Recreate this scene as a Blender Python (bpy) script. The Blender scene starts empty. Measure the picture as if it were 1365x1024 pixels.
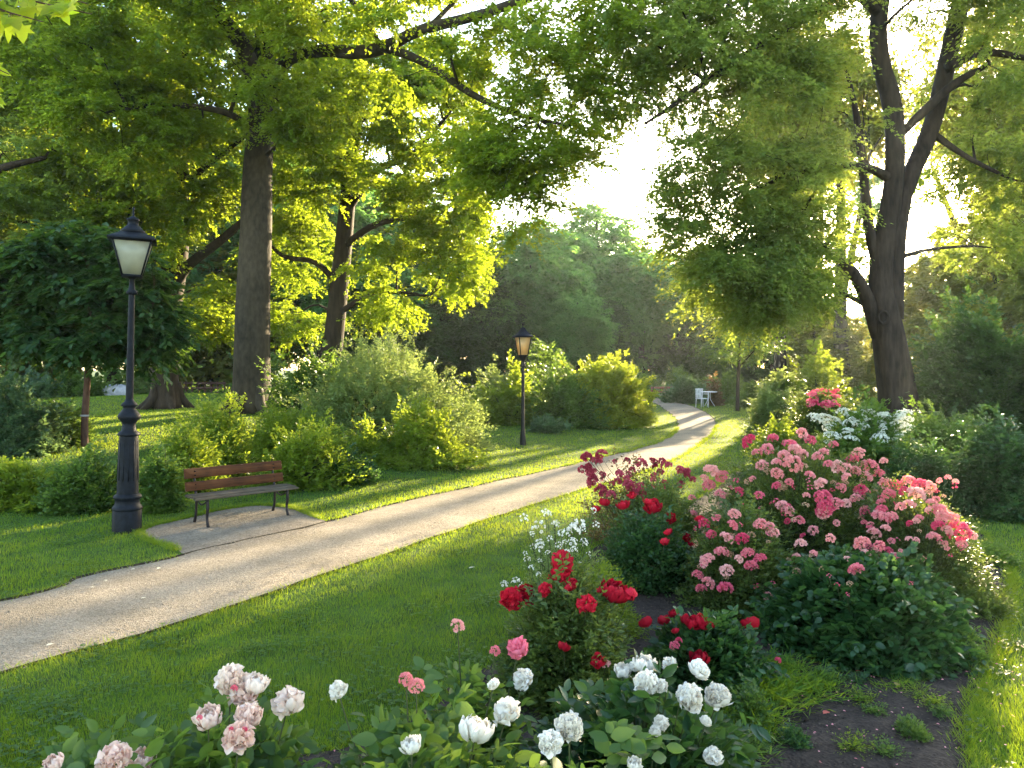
SKY_STRENGTH, SUN_STRENGTH, EXPOSURE, HAZE, N_GRASS = .15, 4.6, 2.85, .0003, 900000
import bpy, math, random
import numpy as np
sc = bpy.context.scene
rad = math.radians
F, CX, HY, CH = 1000.0, 682.5, 490.0, 2.1      # focal length in px of the 1365 px frame, horizon row, eye height
SUN_AZ, SUN_EL = rad(28.0), rad(13.8)           # to the right of straight ahead (+Y)
rng = np.random.default_rng(7)

# ------------------------------------------------------------------ terrain
def sstep(a, b, x):
    t = np.clip((x - a) / (b - a), 0, 1)
    return t * t * (3 - 2 * t)
def gz(x, y):
    x = np.asarray(x, float); y = np.asarray(y, float)
    left = sstep(-3.0, -8.5, x + 0.10 * (y - 20)) * sstep(12, 25, y)
    bank = 0.47 * left * (1 + 0.25 * np.sin(x * 0.33 + 1) * np.sin(y * 0.21))
    swell = 0.10 * sstep(0.0, -2.0, x - (0.40 * y - 6.5)) * sstep(10, 16, y) * sstep(60, 30, y)
    right = 0.30 * sstep(5.5, 9.0, x) * sstep(9, 15, y)
    return bank + swell + right * 0.6
def G(px, py):                                   # point of the flat ground seen at a place of the frame
    Y = CH * F / (py - HY); return ((px - CX) / F * Y, Y)
def P(px, py, Y):                                # point at distance Y
    return np.array([(px - CX) / F * Y, Y, CH - (py - HY) / F * Y])
def onground(px, Y):
    x = (px - CX) / F * Y
    return np.array([x, Y, float(gz(x, Y))])

# ------------------------------------------------------------------ scene bookkeeping
root_col = sc.collection
def tag(o, label=None, cat=None, group=None, kind=None):
    if label: o['label'] = label
    if cat: o['category'] = cat
    if group: o['group'] = group
    if kind: o['kind'] = kind
    return o
def empty(name, loc, label, cat, group=None):
    o = bpy.data.objects.new(name, None); root_col.objects.link(o)
    o.empty_display_size = 0.3; o.location = tuple(float(v) for v in loc)
    return tag(o, label, cat, group)
def mesh_obj(name, V, faces, mat, parent=None, rnd=None, smooth=False, origin=None, world=True):
    """faces: list of int arrays (n,3)/(n,4), or list of index tuples"""
    V = np.asarray(V, float).reshape(-1, 3)
    if parent is not None and world: V = V - np.array(parent.location)
    if origin is not None: V = V - np.asarray(origin)
    me = bpy.data.meshes.new(name)
    if isinstance(faces, np.ndarray): faces = [faces]
    loops = []; starts = []; tot = 0
    if len(faces) and isinstance(faces[0], np.ndarray):
        for fa in faces:
            fa = np.asarray(fa, np.int32); k = fa.shape[1]
            loops.append(fa.ravel()); starts.append(tot + np.arange(len(fa), dtype=np.int32) * k); tot += fa.size
        loops = np.concatenate(loops); starts = np.concatenate(starts)
    else:
        st = []
        for f in faces: st.append(tot); loops.extend(f); tot += len(f)
        loops = np.array(loops, np.int32); starts = np.array(st, np.int32)
    me.vertices.add(len(V)); me.vertices.foreach_set('co', V.astype(np.float32).ravel())
    me.loops.add(len(loops)); me.loops.foreach_set('vertex_index', loops.astype(np.int32))
    me.polygons.add(len(starts)); me.polygons.foreach_set('loop_start', starts)
    me.update(calc_edges=True); me.validate()
    if smooth: me.polygons.foreach_set('use_smooth', np.ones(len(me.polygons), bool))
    if rnd is not None and len(rnd) == len(me.polygons):
        a = me.attributes.new('rnd', 'FLOAT', 'FACE'); a.data.foreach_set('value', np.asarray(rnd, np.float32))
    if mat: me.materials.append(mat)
    o = bpy.data.objects.new(name, me); root_col.objects.link(o)
    if parent is not None: o.parent = parent
    if origin is not None: o.location = tuple(float(v) for v in origin)
    return o
def inst(name, me, parent, loc, rot=(0, 0, 0), s=1.0):
    o = bpy.data.objects.new(name, me); root_col.objects.link(o)
    if parent is not None:
        o.parent = parent; loc = np.asarray(loc) - np.array(parent.location)
    o.location = tuple(float(v) for v in loc); o.rotation_euler = rot
    o.scale = (s, s, s) if np.isscalar(s) else s
    return o
def copy_tree(o, parent=None):
    c = o.copy(); root_col.objects.link(c)
    if parent is not None: c.parent = parent
    for ch in list(o.children): copy_tree(ch, c)
    return c

# ------------------------------------------------------------------ maths
def nrm(v): return v / (np.linalg.norm(v, axis=-1, keepdims=True) + 1e-9)
def wav(p, f, seed):                             # smooth pseudo noise in -1..1
    r = np.random.default_rng(seed); p = np.asarray(p, float); out = 0
    for k in range(6):
        d = nrm(r.normal(size=3)) * f * r.uniform(0.7, 1.6)
        out = out + np.sin(p @ d + r.uniform(0, 6.28))
    return out / 3.0
def inpoly(x, y, poly):
    poly = np.asarray(poly); n = len(poly); c = np.zeros(len(x), bool); j = n - 1
    for i in range(n):
        xi, yi = poly[i]; xj, yj = poly[j]
        if yi != yj:
            c ^= ((yi > y) != (yj > y)) & (x < (xj - xi) * (y - yi) / (yj - yi) + xi)
        j = i
    return c
def spline(pts, n):                              # Catmull-Rom through rows of (x,y,z,r...)
    p = np.asarray(pts, float)
    if len(p) == 2: t = np.linspace(0, 1, n)[:, None]; return p[0] * (1 - t) + p[1] * t
    q = np.vstack([2 * p[0] - p[1], p, 2 * p[-1] - p[-2]]); out = []
    ts = np.linspace(0, len(p) - 1, n)
    for t in ts:
        i = min(int(t), len(p) - 2); u = t - i; a, b, c, d = q[i:i + 4]
        out.append(0.5 * ((2 * b) + (c - a) * u + (2 * a - 5 * b + 4 * c - d) * u * u + (3 * b - a - 3 * c + d) * u ** 3))
    return np.array(out)

class MB:                                        # mesh collector
    def __init__(s): s.V = []; s.F3 = []; s.F4 = []; s.n = 0; s.r3 = []; s.r4 = []
    def add(s, V, F, r=None):
        F = np.asarray(F, np.int64) + s.n; V = np.asarray(V, float)
        r = np.full(len(F), 0.5) if r is None else np.asarray(r)
        (s.F3 if F.shape[1] == 3 else s.F4).append(F); (s.r3 if F.shape[1] == 3 else s.r4).append(r)
        s.V.append(V); s.n += len(V)
    def tube(s, pts, sides=8, cap=True, lump=0.0, seed=0, ell=None):
        p = np.asarray(pts, float); n = len(p)
        T = nrm(np.gradient(p[:, :3], axis=0))
        up = np.array([0, 0, 1.0]) if abs(T[0][2]) < 0.9 else np.array([1.0, 0, 0])
        A = nrm(np.cross(T[0], up)); V = []
        ang = np.linspace(0, 2 * math.pi, sides, endpoint=False)
        for i in range(n):
            A = nrm(A - T[i] * np.dot(A, T[i])); B = np.cross(T[i], A)
            r = p[i, 3] * np.ones(sides)
            if lump: r = r * (1 + lump * (np.sin(ang * 3 + seed + p[i, 2] * 0.35) + 0.6 * np.sin(ang * 5 + 2.1 * seed - p[i, 2] * .8)) )
            V.append(p[i, :3] + r[:, None] * (np.cos(ang)[:, None] * A + np.sin(ang)[:, None] * B))
        V = np.concatenate(V); i = np.arange(n - 1)[:, None] * sides; j = np.arange(sides)[None]; k = (j + 1) % sides
        Fq = np.stack([i + j, i + k, i + sides + k, i + sides + j], -1).reshape(-1, 4)
        s.add(V, Fq)
        if cap and sides > 2:
            for idx, e in ((0, -1), (n - 1, 1)):
                b = idx * sides + s.n - len(V); c = s.n
                s.V.append(p[idx:idx + 1, :3]); s.n += 1
                a = b + np.arange(sides); bb = b + (np.arange(sides) + 1) % sides
                f = np.stack([a, bb, np.full(sides, c)], -1) if e > 0 else np.stack([bb, a, np.full(sides, c)], -1)
                s.F3.append(f); s.r3.append(np.full(sides, .5))
                V = np.vstack([V, V[:1]])
    def lathe(s, prof, c=(0, 0, 0), sides=24, sq=None):  # prof rows (r,z)
        c = np.asarray(c, float); ang = np.linspace(0, 2 * math.pi, sides, endpoint=False) + (math.pi / sides)
        V = np.concatenate([np.stack([c[0] + r * np.cos(ang), c[1] + r * np.sin(ang), np.full(sides, c[2] + z)], -1) for r, z in prof])
        n = len(prof); i = np.arange(n - 1)[:, None] * sides; j = np.arange(sides)[None]; k = (j + 1) % sides
        s.add(V, np.stack([i + j, i + k, i + sides + k, i + sides + j], -1).reshape(-1, 4))
        if prof[0][0] > 1e-4: s._disc(prof[0], c, ang, -1)
        if prof[-1][0] > 1e-4: s._disc(prof[-1], c, ang, 1)
    def _disc(s, rz, c, ang, e):
        n = len(ang); V = np.stack([c[0] + rz[0] * np.cos(ang), c[1] + rz[0] * np.sin(ang), np.full(n, c[2] + rz[1])], -1)
        V = np.vstack([V, [[c[0], c[1], c[2] + rz[1]]]]); a = np.arange(n); b = (a + 1) % n
        s.add(V, np.stack([a, b, np.full(n, n)], -1) if e > 0 else np.stack([b, a, np.full(n, n)], -1))
    def box(s, c, size, R=None, taper=None, bev=0.0):
        c = np.asarray(c, float); h = np.asarray(size, float) / 2
        if bev > 0:                              # chamfered along its longest axis
            ax = int(np.argmax(h)); o = [k for k in range(3) if k != ax]; b = min(bev, h[o[0]] * .9, h[o[1]] * .9)
            sec = [(h[o[0]] - b, h[o[1]]), (h[o[0]], h[o[1]] - b), (h[o[0]], -h[o[1]] + b), (h[o[0]] - b, -h[o[1]]),
                   (-h[o[0]] + b, -h[o[1]]), (-h[o[0]], -h[o[1]] + b), (-h[o[0]], h[o[1]] - b), (-h[o[0]] + b, h[o[1]])]
            V = []
            for e in (-1, 1):
                for u, v in sec:
                    q = [0, 0, 0]; q[ax] = e * h[ax]; q[o[0]] = u; q[o[1]] = v; V.append(q)
            V = np.array(V, float); Fq = [[i, (i + 1) % 8, 8 + (i + 1) % 8, 8 + i] for i in range(8)]
            caps = [[0, 1, 2, 3], [0, 3, 4, 7], [4, 5, 6, 7], [8, 11, 10, 9], [8, 15, 12, 11], [12, 15, 14, 13]]
            Fq += caps
        else:
            V = np.array([[x, y, z] for z in (-1, 1) for y in (-1, 1) for x in (-1, 1)], float) * h
            Fq = [[0, 2, 3, 1], [4, 5, 7, 6], [0, 1, 5, 4], [2, 6, 7, 3], [0, 4, 6, 2], [1, 3, 7, 5]]
        if R is not None: V = V @ np.asarray(R).T
        s.add(V + c, Fq)
    def obj(s, name, mat, parent=None, smooth=False, **k):
        F = []; r = []
        if s.F3: F.append(np.concatenate(s.F3)); r += s.r3
        if s.F4: F.append(np.concatenate(s.F4)); r += s.r4
        return mesh_obj(name, np.concatenate(s.V), F, mat, parent, rnd=np.concatenate(r), smooth=smooth, **k)
def rotz(a): c, s = math.cos(a), math.sin(a); return np.array([[c, -s, 0], [s, c, 0], [0, 0, 1.0]])

# ------------------------------------------------------------------ materials
def new_mat(name):
    m = bpy.data.materials.new(name); m.use_nodes = True; nt = m.node_tree; nt.nodes.clear()
    out = nt.nodes.new('ShaderNodeOutputMaterial'); return m, nt, out
def nd(nt, t, **kw):
    n = nt.nodes.new(t)
    for k, v in kw.items():
        if k.startswith('i_'): n.inputs[k[2:].replace('_', ' ')].default_value = v
        else: setattr(n, k, v)
    return n
def L4(c): return (c[0], c[1], c[2], 1)
def ramp(nt, fac, stops):
    r = nd(nt, 'ShaderNodeValToRGB'); e = r.color_ramp.elements
    while len(e) < len(stops): e.new(0.5)
    for k, (p, c) in enumerate(stops): e[k].position = p; e[k].color = L4(c)
    nt.links.new(fac, r.inputs[0]); return r.outputs[0]
def leaf_mat(name, dark, light, trans, tw=0.5, gloss=0.30, rough=0.45, clump=0.6):
    m, nt, out = new_mat(name); lk = nt.links.new
    at = nd(nt, 'ShaderNodeAttribute', attribute_name='rnd')
    tc = nd(nt, 'ShaderNodeTexCoord'); nz = nd(nt, 'ShaderNodeTexNoise'); nz.inputs['Scale'].default_value = clump
    nz.inputs['Detail'].default_value = 3
    lk(tc.outputs['Object'], nz.inputs['Vector'])
    mx = nd(nt, 'ShaderNodeMath', operation='MULTIPLY_ADD'); mx.inputs[1].default_value = 0.9; lk(nz.outputs['Fac'], mx.inputs[0])
    a2 = nd(nt, 'ShaderNodeMath', operation='MULTIPLY_ADD'); a2.inputs[1].default_value = 0.75; a2.inputs[2].default_value = -0.37
    lk(at.outputs['Fac'], a2.inputs[0]); lk(a2.outputs[0], mx.inputs[2])
    col = ramp(nt, mx.outputs[0], [(0.15, dark), (0.8, light)])
    tcol = ramp(nt, mx.outputs[0], [(0.15, tuple(c * 0.72 for c in trans)), (0.8, trans)])
    pb = nd(nt, 'ShaderNodeBsdfPrincipled'); lk(col, pb.inputs['Base Color']); pb.inputs['Roughness'].default_value = rough
    pb.inputs['Specular IOR Level'].default_value = gloss
    tr = nd(nt, 'ShaderNodeBsdfTranslucent'); lk(tcol, tr.inputs['Color'])
    ms = nd(nt, 'ShaderNodeMixShader'); ms.inputs[0].default_value = tw
    lk(pb.outputs[0], ms.inputs[1]); lk(tr.outputs[0], ms.inputs[2]); lk(ms.outputs[0], out.inputs['Surface'])
    return m
def petal_mat(name, a, b, tw=0.35):
    m, nt, out = new_mat(name); lk = nt.links.new
    at = nd(nt, 'ShaderNodeAttribute', attribute_name='rnd')
    oi = nd(nt, 'ShaderNodeObjectInfo')
    mm = nd(nt, 'ShaderNodeMath', operation='MULTIPLY_ADD'); mm.inputs[1].default_value = 0.75; lk(oi.outputs['Random'], mm.inputs[0])
    m2 = nd(nt, 'ShaderNodeMath', operation='MULTIPLY'); m2.inputs[1].default_value = 0.4; lk(at.outputs['Fac'], m2.inputs[0]); lk(m2.outputs[0], mm.inputs[2])
    col = ramp(nt, mm.outputs[0], [(0.1, a), (0.95, b)])
    pb = nd(nt, 'ShaderNodeBsdfPrincipled'); lk(col, pb.inputs['Base Color']); pb.inputs['Roughness'].default_value = 0.65
    pb.inputs['Specular IOR Level'].default_value = 0.2
    tr = nd(nt, 'ShaderNodeBsdfTranslucent'); lk(col, tr.inputs['Color'])
    ms = nd(nt, 'ShaderNodeMixShader'); ms.inputs[0].default_value = tw
    lk(pb.outputs[0], ms.inputs[1]); lk(tr.outputs[0], ms.inputs[2]); lk(ms.outputs[0], out.inputs['Surface'])
    return m
def bark_mat(name, a, b, scale=3.0, stretch=0.18, bump=0.6):
    m, nt, out = new_mat(name); lk = nt.links.new
    tc = nd(nt, 'ShaderNodeTexCoord'); mp = nd(nt, 'ShaderNodeMapping'); mp.inputs['Scale'].default_value = (1, 1, stretch)
    lk(tc.outputs['Object'], mp.inputs['Vector'])
    n1 = nd(nt, 'ShaderNodeTexNoise'); n1.inputs['Scale'].default_value = scale * 4; n1.inputs['Detail'].default_value = 8; lk(mp.outputs[0], n1.inputs['Vector'])
    n2 = nd(nt, 'ShaderNodeTexNoise'); n2.inputs['Scale'].default_value = scale * .5; n2.inputs['Detail'].default_value = 4; lk(tc.outputs['Object'], n2.inputs['Vector'])
    mm = nd(nt, 'ShaderNodeMath', operation='MULTIPLY_ADD'); mm.inputs[1].default_value = .6; lk(n1.outputs['Fac'], mm.inputs[0])
    m2 = nd(nt, 'ShaderNodeMath', operation='MULTIPLY'); m2.inputs[1].default_value = .5; lk(n2.outputs['Fac'], m2.inputs[0]); lk(m2.outputs[0], mm.inputs[2])
    col = ramp(nt, mm.outputs[0], [(0.38, a), (0.68, b)])
    pb = nd(nt, 'ShaderNodeBsdfPrincipled'); lk(col, pb.inputs['Base Color']); pb.inputs['Roughness'].default_value = 0.85
    pb.inputs['Specular IOR Level'].default_value = 0.2
    bp = nd(nt, 'ShaderNodeBump'); bp.inputs['Strength'].default_value = bump; bp.inputs['Distance'].default_value = 0.04
    lk(n1.outputs['Fac'], bp.inputs['Height']); lk(bp.outputs[0], pb.inputs['Normal']); lk(pb.outputs[0], out.inputs['Surface'])
    return m
def plain_mat(name, a, b=None, rough=0.6, metal=0.0, scale=8.0, bump=0.1, spec=0.5):
    m, nt, out = new_mat(name); lk = nt.links.new; b = b or tuple(c * 0.7 for c in a)
    tc = nd(nt, 'ShaderNodeTexCoord'); n1 = nd(nt, 'ShaderNodeTexNoise'); n1.inputs['Scale'].default_value = scale; n1.inputs['Detail'].default_value = 6
    lk(tc.outputs['Object'], n1.inputs['Vector'])
    col = ramp(nt, n1.outputs['Fac'], [(0.35, b), (0.65, a)])
    pb = nd(nt, 'ShaderNodeBsdfPrincipled'); lk(col, pb.inputs['Base Color']); pb.inputs['Roughness'].default_value = rough
    pb.inputs['Metallic'].default_value = metal; pb.inputs['Specular IOR Level'].default_value = spec
    bp = nd(nt, 'ShaderNodeBump'); bp.inputs['Strength'].default_value = bump; bp.inputs['Distance'].default_value = 0.01
    lk(n1.outputs['Fac'], bp.inputs['Height']); lk(bp.outputs[0], pb.inputs['Normal']); lk(pb.outputs[0], out.inputs['Surface'])
    return m

# ------------------------------------------------------------------ leaves
MAPLE = np.array([(0, 0), (.10, .14), (.42, .10), (.34, .30), (.55, .52), (.26, .50), (.20, .72), (0, 1.0),
                  (-.20, .72), (-.26, .50), (-.55, .52), (-.34, .30), (-.42, .10), (-.10, .14)])
def leaf_geo(mb, Pn, D, N, L, W, rnd, shape='d'):
    n = len(Pn)
    if n == 0: return
    D = nrm(D); N = nrm(N - D * np.sum(N * D, -1, keepdims=True)); S = np.cross(D, N)
    L = np.broadcast_to(np.asarray(L, float), (n,))[:, None]; W = np.broadcast_to(np.asarray(W, float), (n,))[:, None]
    if shape == 'd':
        prof = [(0, 0, 0), (.5, .42, .18), (0, 1, -.06), (-.5, .42, .18)]; quads = [[0, 1, 2, 3]]
    elif shape == 'o':
        prof = [(0, 0, 0), (.46, .28, .13), (.36, .68, .08), (0, 1, -.12), (-.36, .68, .08), (-.46, .28, .13)]; quads = [[0, 1, 2, 3], [0, 3, 4, 5]]
    elif shape == 'v':                           # oval with a curved midrib, for leaves close to the eye
        prof = [(0, 0, 0), (.34, .16, .10), (.50, .42, .10), (.34, .74, .02), (0, 1, -.16), (-.34, .74, .02), (-.50, .42, .10), (-.34, .16, .10), (0, .42, .0)]
        quads = [[0, 1, 2, 8], [8, 2, 3, 4], [8, 4, 5, 6], [0, 8, 6, 7]]
    elif shape == 'm':
        prof = [(x * 1.0, y, .10 * abs(x) - .10 * y * y) for x, y in MAPLE] + [(0, .45, 0)]
        k = len(MAPLE); quads = None; tris = [[i, (i + 1) % k, k] for i in range(k)]
    prof = np.array(prof); k = len(prof)
    V = Pn[:, None, :] + prof[None, :, 1:2] * L[:, None] * D[:, None, :] + prof[None, :, 0:1] * W[:, None] * S[:, None, :] + prof[None, :, 2:3] * W[:, None] * N[:, None, :]
    fs = np.array(quads if quads is not None else tris)
    Fa = (np.arange(n)[:, None, None] * k + fs[None]).reshape(-1, fs.shape[1])
    mb.add(V.reshape(-1, 3), Fa, np.repeat(rnd, len(fs)))
def sprays(mb, P0, D, ln, m, L, Wr, base_r, shape='d', droop=0.25, flat=0.45, up=None, ang=0.9, r=rng, taper=True, spread=0.05, lrnd=.5):
    K = len(P0); D = nrm(D); ln = np.broadcast_to(ln, (K,))
    t = (np.arange(m)[None] + r.uniform(.1, .9, (K, m))) / m
    U = np.broadcast_to(np.array([0, 0, 1.0]) if up is None else up, (K, 3))
    S = nrm(np.cross(D, U + 1e-3)); U2 = np.cross(S, D)
    pos = P0[:, None] + D[:, None] * (ln[:, None] * t)[..., None]
    pos[..., 2] -= droop * ln[:, None] * t * t
    side = np.where((np.arange(m)[None] % 2) == 0, 1.0, -1.0) * np.ones((K, 1))
    a = ang * (1.1 - .6 * t) * r.uniform(.5, 1.3, (K, m))
    ld = D[:, None] * np.cos(a)[..., None] + S[:, None] * (np.sin(a) * side)[..., None]
    ld = ld + r.normal(0, .22, (K, m, 3)); ld[..., 2] -= droop * .8
    nn = U2[:, None] + r.normal(0, flat, (K, m, 3))
    pos = pos + r.normal(0, 1, (K, m, 3)) * spread * ln[:, None, None]
    Ls = L * r.uniform(.6, 1.25, (K, m)) * ((1.05 - .35 * t) if taper else 1)
    rn = np.clip(base_r[:, None] * (1 - lrnd) + r.uniform(0, 1, (K, m)) * lrnd, 0, 1)
    leaf_geo(mb, pos.reshape(-1, 3), ld.reshape(-1, 3), nn.reshape(-1, 3), Ls.ravel(), Ls.ravel() * Wr, rn.ravel(), shape)

# ------------------------------------------------------------------ trees
def blob_points(blobs, n, r, gap=0.0, seed=1, shell=0.45):
    w = np.array([b[3] * b[4] * b[5] * (b[6] if len(b) > 6 else 1) for b in blobs]) ** .8; w = w / w.sum(); out = []; cen = []
    while len(out) < n:
        b = blobs[r.choice(len(blobs), p=w)]
        d = nrm(r.normal(size=3)); q = (shell + (1 - shell) * r.uniform() ** .7)
        c = np.array(b[:3]); R = np.array(b[3:6])
        p = c + d * R * q
        if gap and wav(p, .9, seed) < -1 + gap * 2 and r.uniform() < .85: continue
        out.append(p); cen.append(c)
    return np.array(out), np.array(cen)
def connect(mb, skel, C, r, n_sec=30, r_sec=.05, sag=.12, thin=.008, keep=1.0, lift=.35):
    skel = [np.asarray(s) for s in skel]
    pts = np.concatenate([s[:, :3] for s in skel]); rr = np.concatenate([s[:, 3] for s in skel])
    order = r.permutation(len(C))
    for k, ci in enumerate(order):
        c = C[ci]; sec = k < n_sec
        if not sec and r.uniform() > keep: continue
        d = c - pts; dist = np.linalg.norm(d, axis=1) + 1.6 * np.maximum(0, -d[:, 2] + .2) + (0 if not sec else 0)
        if sec: dist = dist + 3 * (rr < .04)
        j = int(np.argmin(dist)); s = pts[j]; v = c - s; ln = np.linalg.norm(v)
        if ln < .25: continue
        r0 = min(rr[j] * .7, (r_sec if sec else r_sec * .35) * (.6 + .25 * ln)); r1 = thin * (1.4 if sec else .8)
        mid = s + v * .45 + np.array([0, 0, lift * .3 * ln]) + r.normal(0, .07 * ln, 3)
        q3 = s + v * .75 + np.array([0, 0, lift * .2 * ln]) + r.normal(0, .05 * ln, 3)
        pl = spline([[*s, r0], [*mid, r0 * .6 + r1 * .4], [*q3, r0 * .35 + r1 * .65], [*c, r1]], 8 if sec else 5)
        mb.tube(pl, 6 if sec else 4, cap=False)
        pts = np.vstack([pts, pl[2:, :3]]); rr = np.concatenate([rr, pl[2:, 3]])
def make_tree(name, label, cat, base, trunk, limbs, blobs, lmat, bmat, ncl=300, clr=.8, nsp=7, m=24, leaf=.11, Wr=.65,
              group=None, seed=1, gap=.0, droop=.3, shell=.45, shape='d', n_sec=30, r_sec=.05, keep=.7, sides=14, flare=True, limb_parts=True, flat=.45, lump=.04, zs=.35, clear=()):
    r = np.random.default_rng(seed)
    root = empty(name, base, label, cat, group)
    tp = spline(trunk, 26)
    mb = MB(); mb.tube(tp, sides, lump=lump, seed=seed)
    if flare:                                    # buttress roots
        for k in range(6):
            a = k * 1.047 + r.uniform(-.3, .3); R0 = trunk[0][3]; b = np.array(trunk[0][:3])
            o = np.array([math.cos(a), math.sin(a), 0]); e = b + o * R0 * r.uniform(1.5, 1.9); e[2] -= .06
            mb.tube(spline([[*(b + o * R0 * .55 + [0, 0, R0 * 1.5]), R0 * .28], [*(b + o * R0 * .85 + [0, 0, R0 * .55]), R0 * .3], [*e, R0 * .10]], 8), 8)
    skel = [tp[8:]] ; limb_obs = []
    for lp in limbs:
        q = spline(lp, 18); skel.append(q); lm = MB(); lm.tube(q, 10, lump=.05, seed=seed + 1); limb_obs.append(lm)
    C, cen = blob_points(blobs, ncl, r, gap, seed, shell)
    if clear:                                    # gaps in the crown through which trunk and limbs show
        u = CX + C[:, 0] / C[:, 1] * F; v = HY - (C[:, 2] - CH) / C[:, 1] * F; keepm = np.ones(len(C), bool); yb = trunk[3][1] if len(trunk) > 3 else trunk[0][1]
        for (x0, y0), (x1, y1), rr_ in clear:
            t = np.clip(((u - x0) * (x1 - x0) + (v - y0) * (y1 - y0)) / ((x1 - x0) ** 2 + (y1 - y0) ** 2), 0, 1)
            dd = np.hypot(u - x0 - t * (x1 - x0), v - y0 - t * (y1 - y0)); keepm &= ~((dd < rr_ + 17) & (C[:, 1] < yb + .8) & (r.uniform(size=len(C)) < .97))
        C, cen = C[keepm], cen[keepm]
    connect(mb, skel, C, r, n_sec, r_sec, keep=keep)
    mb.obj('trunk', bmat, root, smooth=True)
    for lm in limb_obs: lm.obj('limb', bmat, root, smooth=True)
    lf = MB(); K = len(C)
    out = nrm(C - cen)
    c = np.repeat(C, nsp, 0); o = np.repeat(out, nsp, 0)
    d = r.normal(size=(K * nsp, 3)); d[:, 2] *= zs; d = nrm(d) + o * .55; d[:, 2] *= .8; d = nrm(d)
    br = np.repeat(r.uniform(0, 1, K), nsp)
    p0 = c + r.normal(0, .12 * clr, (K * nsp, 3))
    sprays(lf, p0, d, clr * r.uniform(.6, 1.25, K * nsp), m, leaf, Wr, br, shape, droop=droop, flat=flat, r=r)
    lf.obj('crown', lmat, root)
    return root

# ------------------------------------------------------------------ shrubs
def dome_r(az, el, seed, lump):
    d = np.stack([np.cos(el) * np.cos(az), np.cos(el) * np.sin(az), np.sin(el)], -1)
    return 1 + lump * (wav(d, 2.6, seed) * .6 + wav(d, 6.5, seed + 1) * .6 + .35 * wav(d, 14, seed + 2)) - .1 * lump
def make_bush(name, label, cat, base, R, lmat, smat, shoots=700, m=16, leaf=.05, Wr=.6, shape='d', seed=1, lump=.22, ln=.35, droop=.25,
              group=None, flat=.5, inner=.25, upb=.35, elmin=-.05, over=.12, front=True, stems=60, ang=.9, blobs=None):
    r = np.random.default_rng(seed); base = np.asarray(base, float)
    root = empty(name, base, label, cat, group)
    az = r.uniform(0, 2 * math.pi, shoots); s = r.uniform(math.sin(elmin), 1, shoots); el = np.arcsin(s)
    d = np.stack([np.cos(el) * np.cos(az), np.cos(el) * np.sin(az), np.sin(el)], -1)
    q = (1 - inner * r.uniform(0, 1, shoots) ** 1.3 * 1.6) + over * np.minimum(r.exponential(.8, shoots), 1.5) * (r.uniform(size=shoots) < .4)
    rr = dome_r(az, el, seed, lump) * q
    tip = d * np.array(R) * rr[:, None]
    od = nrm(d / np.array(R)) + r.normal(0, .35, (shoots, 3)); od[:, 2] += upb; od = nrm(od)
    l = ln * r.uniform(.6, 1.3, shoots)
    p0 = base + tip - od * l[:, None] * .8; p0[:, 2] = np.maximum(p0[:, 2], base[2] + .03)
    mb = MB(); br = np.clip(.5 + .3 * wav(tip, 3.0, seed + 5) + r.normal(0, .2, shoots), 0, 1)
    sprays(mb, p0, od, l, m, leaf, Wr, br, shape, droop=droop, flat=flat, r=r, ang=ang)
    mb.obj('foliage', lmat, root)
    sb = MB()
    for k in range(stems):
        b0 = base + np.array([r.normal(0, .16 * R[0]), r.normal(0, .16 * R[1]), -.03]); e = p0[k]
        mid = b0 * .5 + e * .5 + np.array([0, 0, .18 * R[2]])
        th = .004 + .006 * R[2]
        sb.tube(spline([[*b0, th * 1.6], [*mid, th], [*e, th * .5]], 6), 4, cap=False)
    sb.obj('branches', smat, root).name = 'stem'
    root['_R'] = list(R)
    return root
def bush_surface(root, px, py, push=0.02):
    """where the line of sight through a place of the frame meets a bush's dome (nearest approach if it passes by)"""
    c = np.array(root.location); R = np.array(root['_R']); o = np.array([0, 0, CH]); d = nrm(np.array([(px - CX) / F, 1.0, -(py - HY) / F]))
    oo = (o - c) / R; dd = d / R; A = dd @ dd; B = 2 * oo @ dd; Cc = oo @ oo - 1; disc = B * B - 4 * A * Cc
    t = (-B - math.sqrt(disc)) / (2 * A) if disc > 0 else -B / (2 * A)
    return o + d * (t - push)
# ================================================================== camera, sky, sun
cam = bpy.data.cameras.new('camera'); camo = bpy.data.objects.new('camera', cam); root_col.objects.link(camo)
camo.location = (0, 0, CH); camo.rotation_euler = (rad(90), 0, 0)
cam.sensor_width = 36; cam.lens = F / 1365 * 36; cam.shift_y = -(512 - HY) / 1365; cam.clip_end = 2000; cam.clip_start = .05
sc.camera = camo
w = bpy.data.worlds.new('World'); sc.world = w; w.use_nodes = True; nt = w.node_tree
bg = nt.nodes['Background']; sky = nt.nodes.new('ShaderNodeTexSky'); sky.sky_type = 'NISHITA'; sky.sun_disc = False
sky.sun_elevation = SUN_EL; sky.sun_rotation = SUN_AZ; sky.air_density = 1.0; sky.dust_density = 1.0; sky.ozone_density = .4
nt.links.new(sky.outputs[0], bg.inputs[0]); bg.inputs[1].default_value = SKY_STRENGTH
sl = bpy.data.lights.new('sun', 'SUN'); sl.energy = SUN_STRENGTH; sl.angle = rad(.6); sl.color = (1, .80, .48)
so = bpy.data.objects.new('sun', sl); root_col.objects.link(so)
so.rotation_euler = (rad(90) - SUN_EL, 0, math.pi - SUN_AZ); so.location = (20, 30, 30)
sc.view_settings.view_transform = 'Standard'; sc.view_settings.look = 'None'; sc.view_settings.exposure = EXPOSURE; sc.view_settings.gamma = 1
cy = sc.cycles; cy.max_bounces = 7; cy.diffuse_bounces = 5; cy.glossy_bounces = 2; cy.transmission_bounces = 5; cy.volume_bounces = 0
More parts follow.
